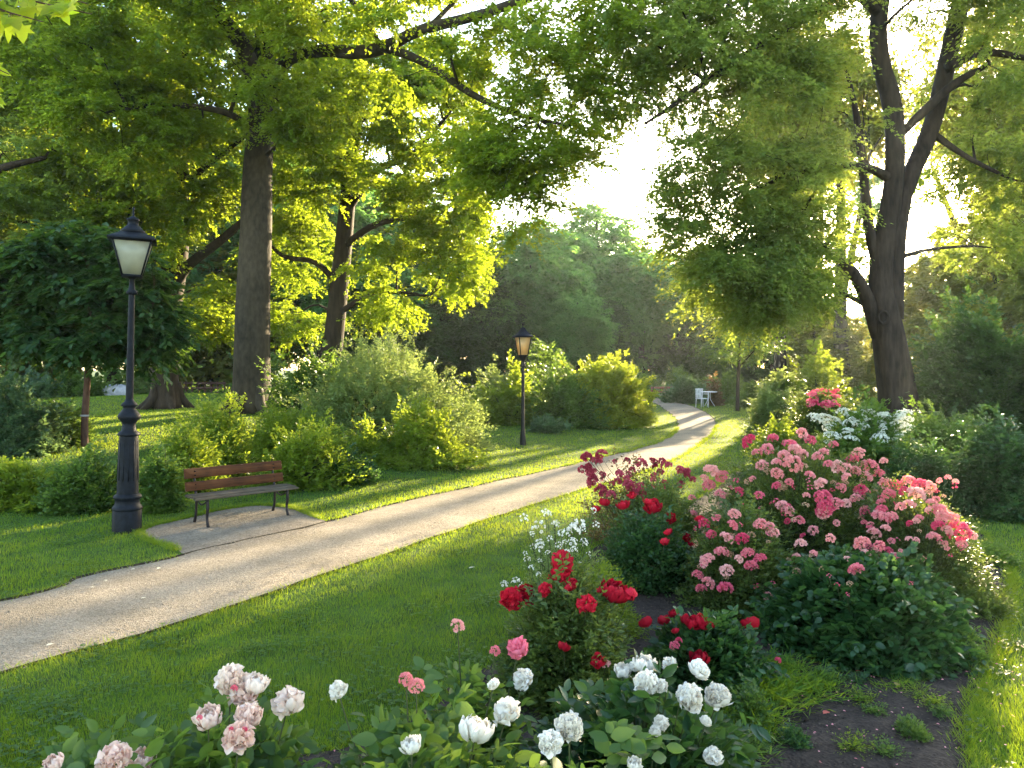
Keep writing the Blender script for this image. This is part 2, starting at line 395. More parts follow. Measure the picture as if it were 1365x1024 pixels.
cy.transparent_max_bounces = 6; cy.caustics_reflective = False; cy.caustics_refractive = False; cy.sample_clamp_indirect = 6
cy.use_denoising = True
try: cy.denoiser = 'OPENIMAGEDENOISE'
except Exception: pass

# ================================================================== materials
M = {}
M['bark_beech'] = bark_mat('bark_beech', (.020, .016, .010), (.062, .048, .030), 2.2, .5, .35)
M['bark_dark'] = bark_mat('bark_dark', (.014, .010, .007), (.052, .036, .025), 3.0, .2, .8)
M['bark_young'] = bark_mat('bark_young', (.05, .025, .018), (.12, .065, .045), 5, .3, .4)
M['stem'] = bark_mat('stem', (.03, .04, .015), (.07, .08, .03), 8, .4, .1)
lm = leaf_mat
M['l_beech'] = lm('leaf_beech', (.034, .088, .010), (.085, .160, .016), (.52, .64, .035), .56)
M['l_bright'] = lm('leaf_bright', (.040, .10, .010), (.09, .165, .016), (.56, .70, .035), .58)
M['l_oak'] = lm('leaf_right', (.036, .085, .022), (.095, .165, .038), (.52, .62, .08), .56)
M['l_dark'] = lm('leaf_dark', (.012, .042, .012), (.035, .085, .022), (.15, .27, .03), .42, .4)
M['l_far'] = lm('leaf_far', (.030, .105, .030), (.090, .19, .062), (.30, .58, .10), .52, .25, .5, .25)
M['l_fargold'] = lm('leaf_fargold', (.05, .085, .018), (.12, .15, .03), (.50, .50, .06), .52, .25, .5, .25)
M['l_pale'] = lm('leaf_pale', (.07, .12, .035), (.16, .22, .075), (.42, .52, .12), .42, .25, .5, 1.0)
M['l_lime'] = lm('leaf_lime', (.05, .11, .012), (.12, .19, .02), (.46, .56, .04), .50, .3, .45, 1.2)
M['l_mid'] = lm('leaf_mid', (.028, .075, .016), (.070, .135, .028), (.28, .42, .05), .45, .35, .45, 1.2)
M['l_deep'] = lm('leaf_deep', (.012, .045, .014), (.036, .095, .028), (.14, .27, .04), .38, .45, .38, 1.5)
M['l_blue'] = lm('leaf_blue', (.03, .075, .035), (.08, .14, .065), (.22, .34, .10), .40, .4, .4, 1.5)
M['l_rose'] = lm('leaf_rose', (.025, .065, .016), (.085, .125, .03), (.30, .38, .06), .40, .35, .4, 2.0)
M['l_golden'] = lm('leaf_golden', (.085, .13, .014), (.19, .22, .022), (.54, .62, .05), .50, .3, .45, 1.0)
M['l_red'] = lm('leaf_maroon', (.05, .05, .016), (.13, .075, .03), (.30, .18, .04), .40, .35, .4, 2.0)
M['p_white'] = petal_mat('petal_white', (.76, .70, .60), (.90, .86, .78))
M['p_blush'] = petal_mat('petal_blush', (.82, .56, .46), (.88, .76, .66))
M['p_pink'] = petal_mat('petal_pink', (.76, .16, .22), (.90, .46, .44))
M['p_salmon'] = petal_mat('petal_salmon', (.84, .30, .30), (.90, .56, .50))
M['p_hot'] = petal_mat('petal_hot_pink', (.66, .04, .13), (.86, .22, .30))
M['p_red'] = petal_mat('petal_red', (.32, .003, .014), (.60, .012, .035), .22)
M['p_maroon'] = petal_mat('petal_maroon', (.30, .015, .04), (.60, .10, .15))
M['p_cream'] = petal_mat('petal_cream', (.62, .62, .50), (.80, .80, .70))
M['iron'] = plain_mat('painted_iron', (.009, .011, .016), (.004, .005, .007), .6, .0, 20, .25, .15)
M['iron2'] = plain_mat('dark_iron', (.018, .013, .011), (.007, .005, .005), .55, .0, 20, .25, .25)
M['bench_iron'] = plain_mat('bench_iron', (.022, .015, .014), (.008, .006, .006), .6, .0, 20, .3, .25)
def wood(name, a, b, rough=.5):
    m, nt, out = new_mat(name); lk = nt.links.new
    tc = nd(nt, 'ShaderNodeTexCoord'); mp = nd(nt, 'ShaderNodeMapping'); mp.inputs['Scale'].default_value = (1.2, 22, 22); lk(tc.outputs['Object'], mp.inputs[0])
    n = nd(nt, 'ShaderNodeTexNoise'); n.inputs['Scale'].default_value = 2; n.inputs['Detail'].default_value = 7; lk(mp.outputs[0], n.inputs['Vector'])
    n2 = nd(nt, 'ShaderNodeTexNoise'); n2.inputs['Scale'].default_value = 3.5; n2.inputs['Detail'].default_value = 3; lk(tc.outputs['Object'], n2.inputs['Vector'])
    mm = nd(nt, 'ShaderNodeMath', operation='MULTIPLY_ADD'); mm.inputs[1].default_value = .55; lk(n.outputs['Fac'], mm.inputs[0])
    m2 = nd(nt, 'ShaderNodeMath', operation='MULTIPLY'); m2.inputs[1].default_value = .5; lk(n2.outputs['Fac'], m2.inputs[0]); lk(m2.outputs[0], mm.inputs[2])
    col = ramp(nt, mm.outputs[0], [(.35, a), (.68, b)]); pb = nd(nt, 'ShaderNodeBsdfPrincipled'); lk(col, pb.inputs['Base Color']); pb.inputs['Roughness'].default_value = rough; pb.inputs['Specular IOR Level'].default_value = .2
    bp = nd(nt, 'ShaderNodeBump'); bp.inputs['Strength'].default_value = .3; bp.inputs['Distance'].default_value = .004; lk(n.outputs['Fac'], bp.inputs['Height']); lk(bp.outputs[0], pb.inputs['Normal'])
    lk(pb.outputs[0], out.inputs[0]); return m
M['plank'] = wood('varnished_plank', (.028, .010, .0035), (.12, .042, .013), .8)
M['slat'] = wood('weathered_slat', (.045, .034, .022), (.115, .090, .062), .85)
M['white_paint'] = plain_mat('white_paint', (.78, .78, .80), (.6, .62, .66), .5)
M['stone'] = plain_mat('grey_stone', (.34, .34, .36), (.2, .2, .22), .85, 0, 4, .6)
M['redpaint'] = plain_mat('red_wood', (.38, .14, .10), (.22, .08, .06), .6)
M['yellow'] = plain_mat('yellow_plastic', (.75, .62, .03), (.65, .52, .02), .45)
M['tyre'] = plain_mat('tyre', (.02, .02, .02), (.012, .012, .012), .9)
M['carglass'] = plain_mat('car_glass', (.04, .05, .06), (.03, .035, .04), .08)
def glass(name, col, tw):
    m, nt, out = new_mat(name); lk = nt.links.new
    tc = nd(nt, 'ShaderNodeTexCoord'); n = nd(nt, 'ShaderNodeTexNoise'); n.inputs['Scale'].default_value = 6; lk(tc.outputs['Object'], n.inputs['Vector'])
    c = ramp(nt, n.outputs['Fac'], [(.3, tuple(x * .8 for x in col)), (.7, col)])
    pb = nd(nt, 'ShaderNodeBsdfPrincipled'); lk(c, pb.inputs['Base Color']); pb.inputs['Roughness'].default_value = .12
    tr = nd(nt, 'ShaderNodeBsdfTranslucent'); lk(c, tr.inputs['Color'])
    tp = nd(nt, 'ShaderNodeBsdfTransparent')
    ms = nd(nt, 'ShaderNodeMixShader'); ms.inputs[0].default_value = tw; lk(pb.outputs[0], ms.inputs[1]); lk(tr.outputs[0], ms.inputs[2])
    m3 = nd(nt, 'ShaderNodeMixShader'); m3.inputs[0].default_value = .12; lk(ms.outputs[0], m3.inputs[1]); lk(tp.outputs[0], m3.inputs[2])
    lk(m3.outputs[0], out.inputs[0]); return m
M['pane'] = glass('frosted_pane', (.72, .72, .58), .6)
M['pane2'] = glass('amber_pane', (.85, .66, .34), .65)

# grass
def grass_mat():
    m, nt, out = new_mat('grass_blade'); lk = nt.links.new
    at = nd(nt, 'ShaderNodeAttribute', attribute_name='rnd')
    tc = nd(nt, 'ShaderNodeTexCoord'); n = nd(nt, 'ShaderNodeTexNoise'); n.inputs['Scale'].default_value = 1.6; n.inputs['Detail'].default_value = 6; n.inputs['Roughness'].default_value = .7; lk(tc.outputs['Object'], n.inputs['Vector'])
    a2 = nd(nt, 'ShaderNodeMath', operation='MULTIPLY_ADD'); a2.inputs[1].default_value = .45; lk(at.outputs['Fac'], a2.inputs[0])
    m2 = nd(nt, 'ShaderNodeMath', operation='MULTIPLY'); m2.inputs[1].default_value = .6; lk(n.outputs['Fac'], m2.inputs[0]); lk(m2.outputs[0], a2.inputs[2])
    col = ramp(nt, a2.outputs[0], [(.12, (.020, .076, .009)), (.62, (.055, .150, .014)), (.92, (.14, .19, .035))])
    tcl = ramp(nt, a2.outputs[0], [(.12, (.14, .32, .01)), (.8, (.48, .52, .02))])
    pb = nd(nt, 'ShaderNodeBsdfPrincipled'); lk(col, pb.inputs['Base Color']); pb.inputs['Roughness'].default_value = .5; pb.inputs['Specular IOR Level'].default_value = .3
    tr = nd(nt, 'ShaderNodeBsdfTranslucent'); lk(tcl, tr.inputs[0])
    ms = nd(nt, 'ShaderNodeMixShader'); ms.inputs[0].default_value = .5; lk(pb.outputs[0], ms.inputs[1]); lk(tr.outputs[0], ms.inputs[2]); lk(ms.outputs[0], out.inputs[0]); return m
M['grass'] = grass_mat()
M['lawn'] = plain_mat('lawn_ground', (.062, .105, .018), (.030, .056, .012), .95, 0, 3.0, .3, .1)
def gravel_mat(name, a, b, c, fine=90, patch=.9):
    m, nt, out = new_mat(name); lk = nt.links.new
    tc = nd(nt, 'ShaderNodeTexCoord'); v = nd(nt, 'ShaderNodeTexVoronoi'); v.inputs['Scale'].default_value = fine; lk(tc.outputs['Object'], v.inputs['Vector'])
    n = nd(nt, 'ShaderNodeTexNoise'); n.inputs['Scale'].default_value = patch; n.inputs['Detail'].default_value = 6; n.inputs['Roughness'].default_value = .65; lk(tc.outputs['Object'], n.inputs['Vector'])
    n3 = nd(nt, 'ShaderNodeTexNoise'); n3.inputs['Scale'].default_value = 30; n3.inputs['Detail'].default_value = 6; lk(tc.outputs['Object'], n3.inputs['Vector'])
    base = ramp(nt, n.outputs['Fac'], [(.3, a), (.7, b)])
    sp = nd(nt, 'ShaderNodeMixRGB', blend_type='MULTIPLY'); sp.inputs[0].default_value = .75; lk(base, sp.inputs[1])
    sv = ramp(nt, v.outputs['Color'], [(0, (.45, .43, .42)), (.5, (.95, .95, .93)), (1, (1.35, 1.32, 1.28))]); lk(sv, sp.inputs[2])
    s2 = nd(nt, 'ShaderNodeMixRGB', blend_type='MULTIPLY'); s2.inputs[0].default_value = .6; lk(sp.outputs[0], s2.inputs[1])
    s3 = ramp(nt, n3.outputs['Fac'], [(.3, c), (.6, (1.1, 1.1, 1.1))]); lk(s3, s2.inputs[2])
    pb = nd(nt, 'ShaderNodeBsdfPrincipled'); lk(s2.outputs[0], pb.inputs['Base Color']); pb.inputs['Roughness'].default_value = .9; pb.inputs['Specular IOR Level'].default_value = .2
    bp = nd(nt, 'ShaderNodeBump'); bp.inputs['Strength'].default_value = .7; bp.inputs['Distance'].default_value = .012; lk(v.outputs['Distance'], bp.inputs['Height'])
    b2 = nd(nt, 'ShaderNodeBump'); b2.inputs['Strength'].default_value = .5; b2.inputs['Distance'].default_value = .03; lk(n3.outputs['Fac'], b2.inputs['Height']); lk(bp.outputs[0], b2.inputs['Normal'])
    lk(b2.outputs[0], pb.inputs['Normal']); lk(pb.outputs[0], out.inputs[0]); return m
M['gravel'] = gravel_mat('gravel', (.165, .135, .098), (.33, .27, .20), (.7, .67, .62))
M['pad'] = gravel_mat('worn_earth', (.155, .125, .092), (.26, .212, .158), (.6, .55, .5), 60, 2.2)
M['soil'] = gravel_mat('soil', (.024, .017, .013), (.062, .044, .034), (.35, .3, .26), 55, 3)
M['edge'] = plain_mat('edge_soil', (.05, .038, .022), (.025, .02, .012), .95, 0, 14, .8, .1)

# ================================================================== ground
ys = np.concatenate([np.linspace(-30, 0, 10)[:-1], np.linspace(0, 60, 181), np.geomspace(61, 400, 30)])
xs = np.concatenate([-np.geomspace(400, 31, 25), np.linspace(-30, 30, 181), np.geomspace(31, 400, 25)])
XX, YY = np.meshgrid(xs, ys); ZZ = gz(XX, YY)
nx, ny = len(xs), len(ys); i = np.arange(ny - 1)[:, None] * nx + np.arange(nx - 1)[None]
lawn = mesh_obj('lawn', np.stack([XX, YY, ZZ], -1).reshape(-1, 3), np.stack([i, i + 1, i + nx + 1, i + nx], -1).reshape(-1, 4), M['lawn'], smooth=True)
tag(lawn, kind='structure')

left_px = [(0, 803), (90, 774), (180, 754), (270, 735), (350, 717), (430, 698), (560, 664), (700, 634), (790, 613), (850, 599), (885, 587), (902, 574), (902, 561), (888, 550), (868, 541.5), (835, 537)]
right_px = [(0, 900), (100, 873), (200, 845), (340, 798), (460, 757), (580, 717), (690, 681), (770, 655), (850, 632), (905, 609), (938, 588), (953, 573), (950, 562), (930, 550), (900, 540.5), (850, 534)]
Lp = np.array([(-11, 1.2), (-8.2, 3.6)] + [G(*p) for p in left_px] + [(1.0, 49)])
Rp = np.array([(-9.2, -.8), (-6.2, 2.1)] + [G(*p) for p in right_px] + [(2, 52)])
def dense(p, n=220):
    d = np.r_[0, np.cumsum(np.linalg.norm(np.diff(p, axis=0), axis=1))]
    q = spline(np.c_[p, np.zeros(len(p))], 900); dq = np.r_[0, np.cumsum(np.linalg.norm(np.diff(q[:, :2], axis=0), axis=1))]
    t = np.linspace(0, dq[-1], n); return np.stack([np.interp(t, dq, q[:, 0]), np.interp(t, dq, q[:, 1])], -1)
Ld, Rd = dense(Lp), dense(Rp)
def edge_jitter(p, amp, seed):
    q = np.c_[p, np.zeros(len(p))]; t = nrm(np.gradient(p, axis=0)); nrmv = np.stack([-t[:, 1], t[:, 0]], -1)
    return p + nrmv * (amp * (wav(q, 5, seed) + .6 * wav(q, 14, seed + 1)) / 1.6)[:, None]
Lj, Rj = edge_jitter(Ld, .05, 3), edge_jitter(Rd, .035, 8)
k = np.linspace(0, 1, 7)[None, :, None]; PV = Lj[:, None] * (1 - k) + Rj[:, None] * k
pz = gz(PV[..., 0], PV[..., 1]) + .006 + .018 * (1 - (2 * k[..., 0] - 1) ** 2)
pv = np.concatenate([PV, pz[..., None]], -1).reshape(-1, 3); n = len(Ld); i = np.arange(n - 1)[:, None] * 7 + np.arange(6)[None]
path = tag(mesh_obj('path', pv, np.stack([i, i + 1, i + 8, i + 7], -1).reshape(-1, 4), M['gravel'], smooth=True), kind='structure')
path_poly = np.vstack([Lj, Rj[::-1]])
# worn pad under the bench
pad_px = [(255, 746), (228, 731), (205, 722), (186, 712), (200, 704), (228, 697), (262, 689), (300, 681), (345, 676), (383, 679), (410, 688), (436, 698), (400, 717), (350, 729), (300, 744)]
pad_poly = edge_jitter(dense(np.array([G(*p) for p in pad_px + pad_px[:1]]), 90), .03, 5)
def flat_sheet(name, poly, z, mat, step=.12, bumps=0, kind='structure'):
    import mathutils
    poly = np.asarray(poly); lo, hi = poly.min(0), poly.max(0)
    gx, gy = np.arange(lo[0], hi[0], step), np.arange(lo[1], hi[1], step)
    X, Y = np.meshgrid(gx, gy); X = X.ravel() + rng.uniform(-.3, .3, X.size) * step; Y = Y.ravel() + rng.uniform(-.3, .3, Y.size) * step
    m_ = inpoly(X, Y, poly); X, Y = X[m_], Y[m_]
    d = np.min(np.hypot(X[:, None] - poly[None, :, 0], Y[:, None] - poly[None, :, 1]), 1); X, Y, d = X[d > step * .5], Y[d > step * .5], d[d > step * .5]
    pts = [mathutils.Vector((float(a), float(b))) for a, b in poly] + [mathutils.Vector((float(a), float(b))) for a, b in zip(X, Y)]
    n = len(poly); vs, _, fs, *_ = mathutils.geometry.delaunay_2d_cdt(pts, [(i, (i + 1) % n) for i in range(n)], [], 1, 1e-5)
    V = np.array([[v.x, v.y, 0] for v in vs])
    dd = np.min(np.hypot(V[:, 0, None] - poly[None, :, 0], V[:, 1, None] - poly[None, :, 1]), 1)
    V[:, 2] = gz(V[:, 0], V[:, 1]) + z + bumps * np.clip(dd / .15, 0, 1) * (.5 + .5 * wav(V, 9, 3) + .4 * wav(V, 22, 4))
    return tag(mesh_obj(name, V, [tuple(f) for f in fs], mat, smooth=True), kind=kind)
flat_sheet('bench_pad', pad_poly, .010, M['pad'], .12, .006)
# planting bed
bed_pts = [G(1335, 742), G(1342, 775), G(1338, 820), G(1322, 870), G(1305, 920), G(1288, 975), (2.42, 3.95), (2.15, 3.2), (2.0, 2.2), (-.5, 1.9), (-2.6, 2.6), (-2.35, 3.4), (-1.6, 3.9), (-.75, 4.25), (-.2, 5.2), (.35, 6.1), (.75, 7.6), (1.0, 8.8), (2.1, 10.4), (3.6, 13.2), (4.7, 15.2), (7.2, 14.8), (7.0, 12.4), (6.2, 10.2)]
bed_poly = edge_jitter(dense(np.array(bed_pts + bed_pts[:1]), 200), .03, 9)
flat_sheet('soil_bed', bed_poly, .012, M['soil'], .10, .03)
# cut edges of bare earth beside the path
def strip(name, line, w0, w1, z, mat):
    t = nrm(np.gradient(line, axis=0)); nv = np.stack([-t[:, 1], t[:, 0]], -1); q = np.c_[line, np.zeros(len(line))]
    ww = (.5 + .5 * wav(q, 7, 21)).clip(.1, 1.2)[:, None]
    rows = [line + nv * w0 * ww, line + nv * w1 * .3 * ww, line + nv * w1 * ww]; V = []
    for r_, hz in zip(rows, (z - .002, z + .016, z + .002)): V.append(np.c_[r_, gz(r_[:, 0], r_[:, 1]) + hz])
    V = np.stack(V, 1).reshape(-1, 3); n = len(line); i = np.arange(n - 1)[:, None] * 3 + np.arange(2)[None]
    return tag(mesh_obj(name, V, np.stack([i, i + 1, i + 4, i + 3], -1).reshape(-1, 4), mat, smooth=True), kind='structure')
strip('path_edge', Lj, -.02, .035, .008, M['edge']); strip('path_edge', Rj, .012, -.016, .008, M['edge'])

# grass blades
def blades():
    r = np.random.default_rng(11); N = N_GRASS
    Y = 3.3 * (60 / 3.3) ** (r.uniform(0, 1, N) ** 1.25); X = (r.uniform(-1, 1, N)) * (Y * .74 + .6)
    ok = ~(inpoly(X, Y, path_poly) | inpoly(X, Y, pad_poly) | inpoly(X, Y, bed_poly)); ok &= ~((Y > 48) & (r.uniform(size=N) < .6))
    X, Y = X[ok], Y[ok]; n = len(X); p = np.stack([X, Y, gz(X, Y) - .004], -1)
    tuft = wav(np.stack([X, Y, 0 * X], -1), 4.0, 31) * .5 + wav(np.stack([X, Y, 0 * X], -1), 11.0, 32) * .4
    near = np.clip(8 / Y, .35, 1)
    h = (.036 + .016 * tuft) * r.uniform(.6, 1.35, n) * (1 + .2 * np.clip(Y / 20, 0, 1)); h = np.clip(h, .018, .13)
    wd = np.maximum(.0028, Y * .00048) * r.uniform(.7, 1.3, n)
    a = r.uniform(0, 2 * math.pi, n); b = np.stack([np.cos(a), np.sin(a), 0 * a], -1)
    la = r.uniform(0, 2 * math.pi, n) ; ln_ = r.uniform(.05, .8, n); lean = np.stack([np.cos(la), np.sin(la), 0 * la], -1) * ln_[:, None] + .25 * np.stack([wav(p, 3, 41), wav(p, 3, 42), 0 * a], -1)
    up = np.array([0, 0, 1.0])
    v0 = p - b * wd[:, None] / 2; v1 = p + b * wd[:, None] / 2
    mid = p + (up * .6 + lean * .25) * h[:, None]; v2 = mid + b * wd[:, None] * .38; v3 = mid - b * wd[:, None] * .38
    tp = p + (up * .95 + lean * .85) * h[:, None]
    V = np.stack([v0, v1, v2, v3, tp], 1).reshape(-1, 3); i = np.arange(n)[:, None] * 5
    rn = np.clip(.45 + .22 * tuft + r.normal(0, .2, n), 0, 1)
    o = mesh_obj('grass', V, [i + np.array([[3, 2, 4]]), i + np.array([[0, 1, 2, 3]])], M['grass'], rnd=np.concatenate([rn, rn]))
    tag(o, 'short green lawn grass along both sides of the gravel path', 'grass', kind='stuff')
blades()
# longer tufts along the path and bed edges
def edge_tufts():
    r = np.random.default_rng(12); lines = [(Lj, 1), (Rj, -1), (bed_poly[:70], 1), (bed_poly, 1), (pad_poly, 1)]
    ps = []
    for ln, sg in lines:
        t = nrm(np.gradient(ln, axis=0)); nv = np.stack([-t[:, 1], t[:, 0]], -1) * sg
        k = r.integers(0, len(ln), 9000); q = ln[k] + nv[k] * r.normal(.012, .04, 9000)[:, None] + t[k] * r.uniform(-.15, .15, 9000)[:, None]; ps.append(q)
    q = np.concatenate(ps); q = q[(q[:, 1] > 3) & (q[:, 1] < 26)]; ip = inpoly(q[:, 0], q[:, 1], pad_poly); dp = np.min(np.hypot(q[:, 0, None] - Lj[None, ::2, 0], q[:, 1, None] - Lj[None, ::2, 1]), 1); npd = np.min(np.hypot(q[:, 0, None] - pad_poly[None, :, 0], q[:, 1, None] - pad_poly[None, :, 1]), 1); q = q[~(ip & (npd > .04)) & ~((dp < .3) & (ip | (npd < .12)))]; dr = np.min(np.hypot(q[:, 0, None] - Rj[None, ::2, 0], q[:, 1, None] - Rj[None, ::2, 1]), 1); dp = np.min(np.hypot(q[:, 0, None] - Lj[None, :, 0], q[:, 1, None] - Lj[None, :, 1]), 1); q = q[~(inpoly(q[:, 0], q[:, 1], path_poly) & (np.minimum(dp, dr) > .12))]; n = len(q); p = np.c_[q, gz(q[:, 0], q[:, 1])]
    a = r.uniform(0, 6.28, n); d = np.stack([np.cos(a) * .7, np.sin(a) * .7, r.uniform(.5, 1.2, n)], -1)
    mb = MB(); leaf_geo(mb, p, d, r.normal(size=(n, 3)), r.uniform(.04, .10, n), np.maximum(.004, q[:, 1] * .0006), r.uniform(.3, 1, n), 'd')
    tag(mb.obj('edge_grass', M['grass']), 'ragged longer grass creeping over the path and bed edges', 'grass', kind='stuff')
edge_tufts()
# loose grit and litter on soil and path
def litter():
    r = np.random.default_rng(13)
    lo, hi = bed_poly.min(0), bed_poly.max(0); n = 26000
    q = np.stack([r.uniform(lo[0], hi[0], n), lo[1] + (hi[1] - lo[1]) * r.uniform(0, 1, n) ** 1.6], -1); q = q[inpoly(q[:, 0], q[:, 1], bed_poly) & (q[:, 1] > 2.5)]; n = len(q)
    p = np.c_[q, gz(q[:, 0], q[:, 1]) + .02 + r.uniform(0, .022, n)]; a = r.uniform(0, 6.28, n)
    d = np.stack([np.cos(a), np.sin(a), r.normal(0, .3, n)], -1)
    mb = MB(); leaf_geo(mb, p, d, r.normal(0, .5, (n, 3)) + [0, 0, 1], r.uniform(.006, .035, n), r.uniform(.004, .012, n), r.uniform(0, 1, n), 'd')
    m = leaf_mat('mulch_bits', (.02, .016, .013), (.13, .095, .07), (.05, .04, .03), .1, .2, .7, 20)
    tag(mb.obj('mulch', m), 'dark bark mulch and crumbs scattered over the bed soil', 'mulch', kind='stuff')
    n = 7000; q = np.stack([r.uniform(lo[0], hi[0], n), lo[1] + (hi[1] - lo[1]) * r.uniform(0, 1, n) ** 1.6], -1); q = q[inpoly(q[:, 0], q[:, 1], bed_poly) & (q[:, 1] > 2.5)]; n = len(q)
    p = np.c_[q, .022 + r.uniform(0, .02, n)]; octa = np.array([(1, 0, 0), (0, 1, 0), (-1, 0, 0), (0, -1, 0), (0, 0, .8), (0, 0, -.8)])
    V = p[:, None] + (octa[None] * r.uniform(.6, 1.3, (n, 6, 3))) * (.004 + .018 * r.uniform(0, 1, n) ** 3)[:, None, None]
    f = np.array([(0, 1, 4), (1, 2, 4), (2, 3, 4), (3, 0, 4), (1, 0, 5), (2, 1, 5), (3, 2, 5), (0, 3, 5)]); mb = MB(); mb.add(V.reshape(-1, 3), (np.arange(n)[:, None, None] * 6 + f[None]).reshape(-1, 3))
    tag(mb.obj('soil_crumbs', M['soil'], smooth=True), 'lumps and crumbs of dark earth over the flower bed', 'soil', kind='stuff')
    k = r.integers(5, len(Lj) - 5, 9000); u = r.beta(.5, .5, 9000)[:, None]; q = Lj[k] * (1 - u) + Rj[k] * u + r.normal(0, .05, (9000, 2)); q = q[(q[:, 1] < 24) & (q[:, 1] > 3)]; n = len(q)
    p = np.c_[q, gz(q[:, 0], q[:, 1]) + .012 + .018 * .5]; mb = MB(); a = r.uniform(0, 6.28, n); sz = r.uniform(.004, .013, n)
    th = np.stack([np.cos(a), np.sin(a), 0 * a], -1)
    tet = np.array([(1, 0, 0), (-.5, .8, 0), (-.5, -.8, 0), (0, 0, .8)]); V = p[:, None] + tet[None] * sz[:, None, None]
    i = np.arange(n)[:, None, None] * 4 + np.array([[0, 1, 3], [1, 2, 3], [2, 0, 3]])[None]; mb.add(V.reshape(-1, 3), i.reshape(-1, 3), np.repeat(r.uniform(0, 1, n), 3))
    tag(mb.obj('grit', M['gravel']), 'loose grit and pebbles lying on the gravel path', 'grit', kind='stuff')
litter()

# ================================================================== haze
if HAZE > 0:
    m, nt, out = new_mat('haze'); pv_ = nt.nodes.new('ShaderNodeVolumePrincipled'); pv_.inputs['Density'].default_value = HAZE
    pv_.inputs['Color'].default_value = (.82, .95, 1, 1); pv_.inputs['Anisotropy'].default_value = .6
    nt.links.new(pv_.outputs[0], out.inputs['Volume'])
    hb = MB(); hb.box((0, 0, 14), (820, 860, 31)); tag(hb.obj('haze', m), 'thin warm evening haze over the whole park', 'haze', kind='stuff')

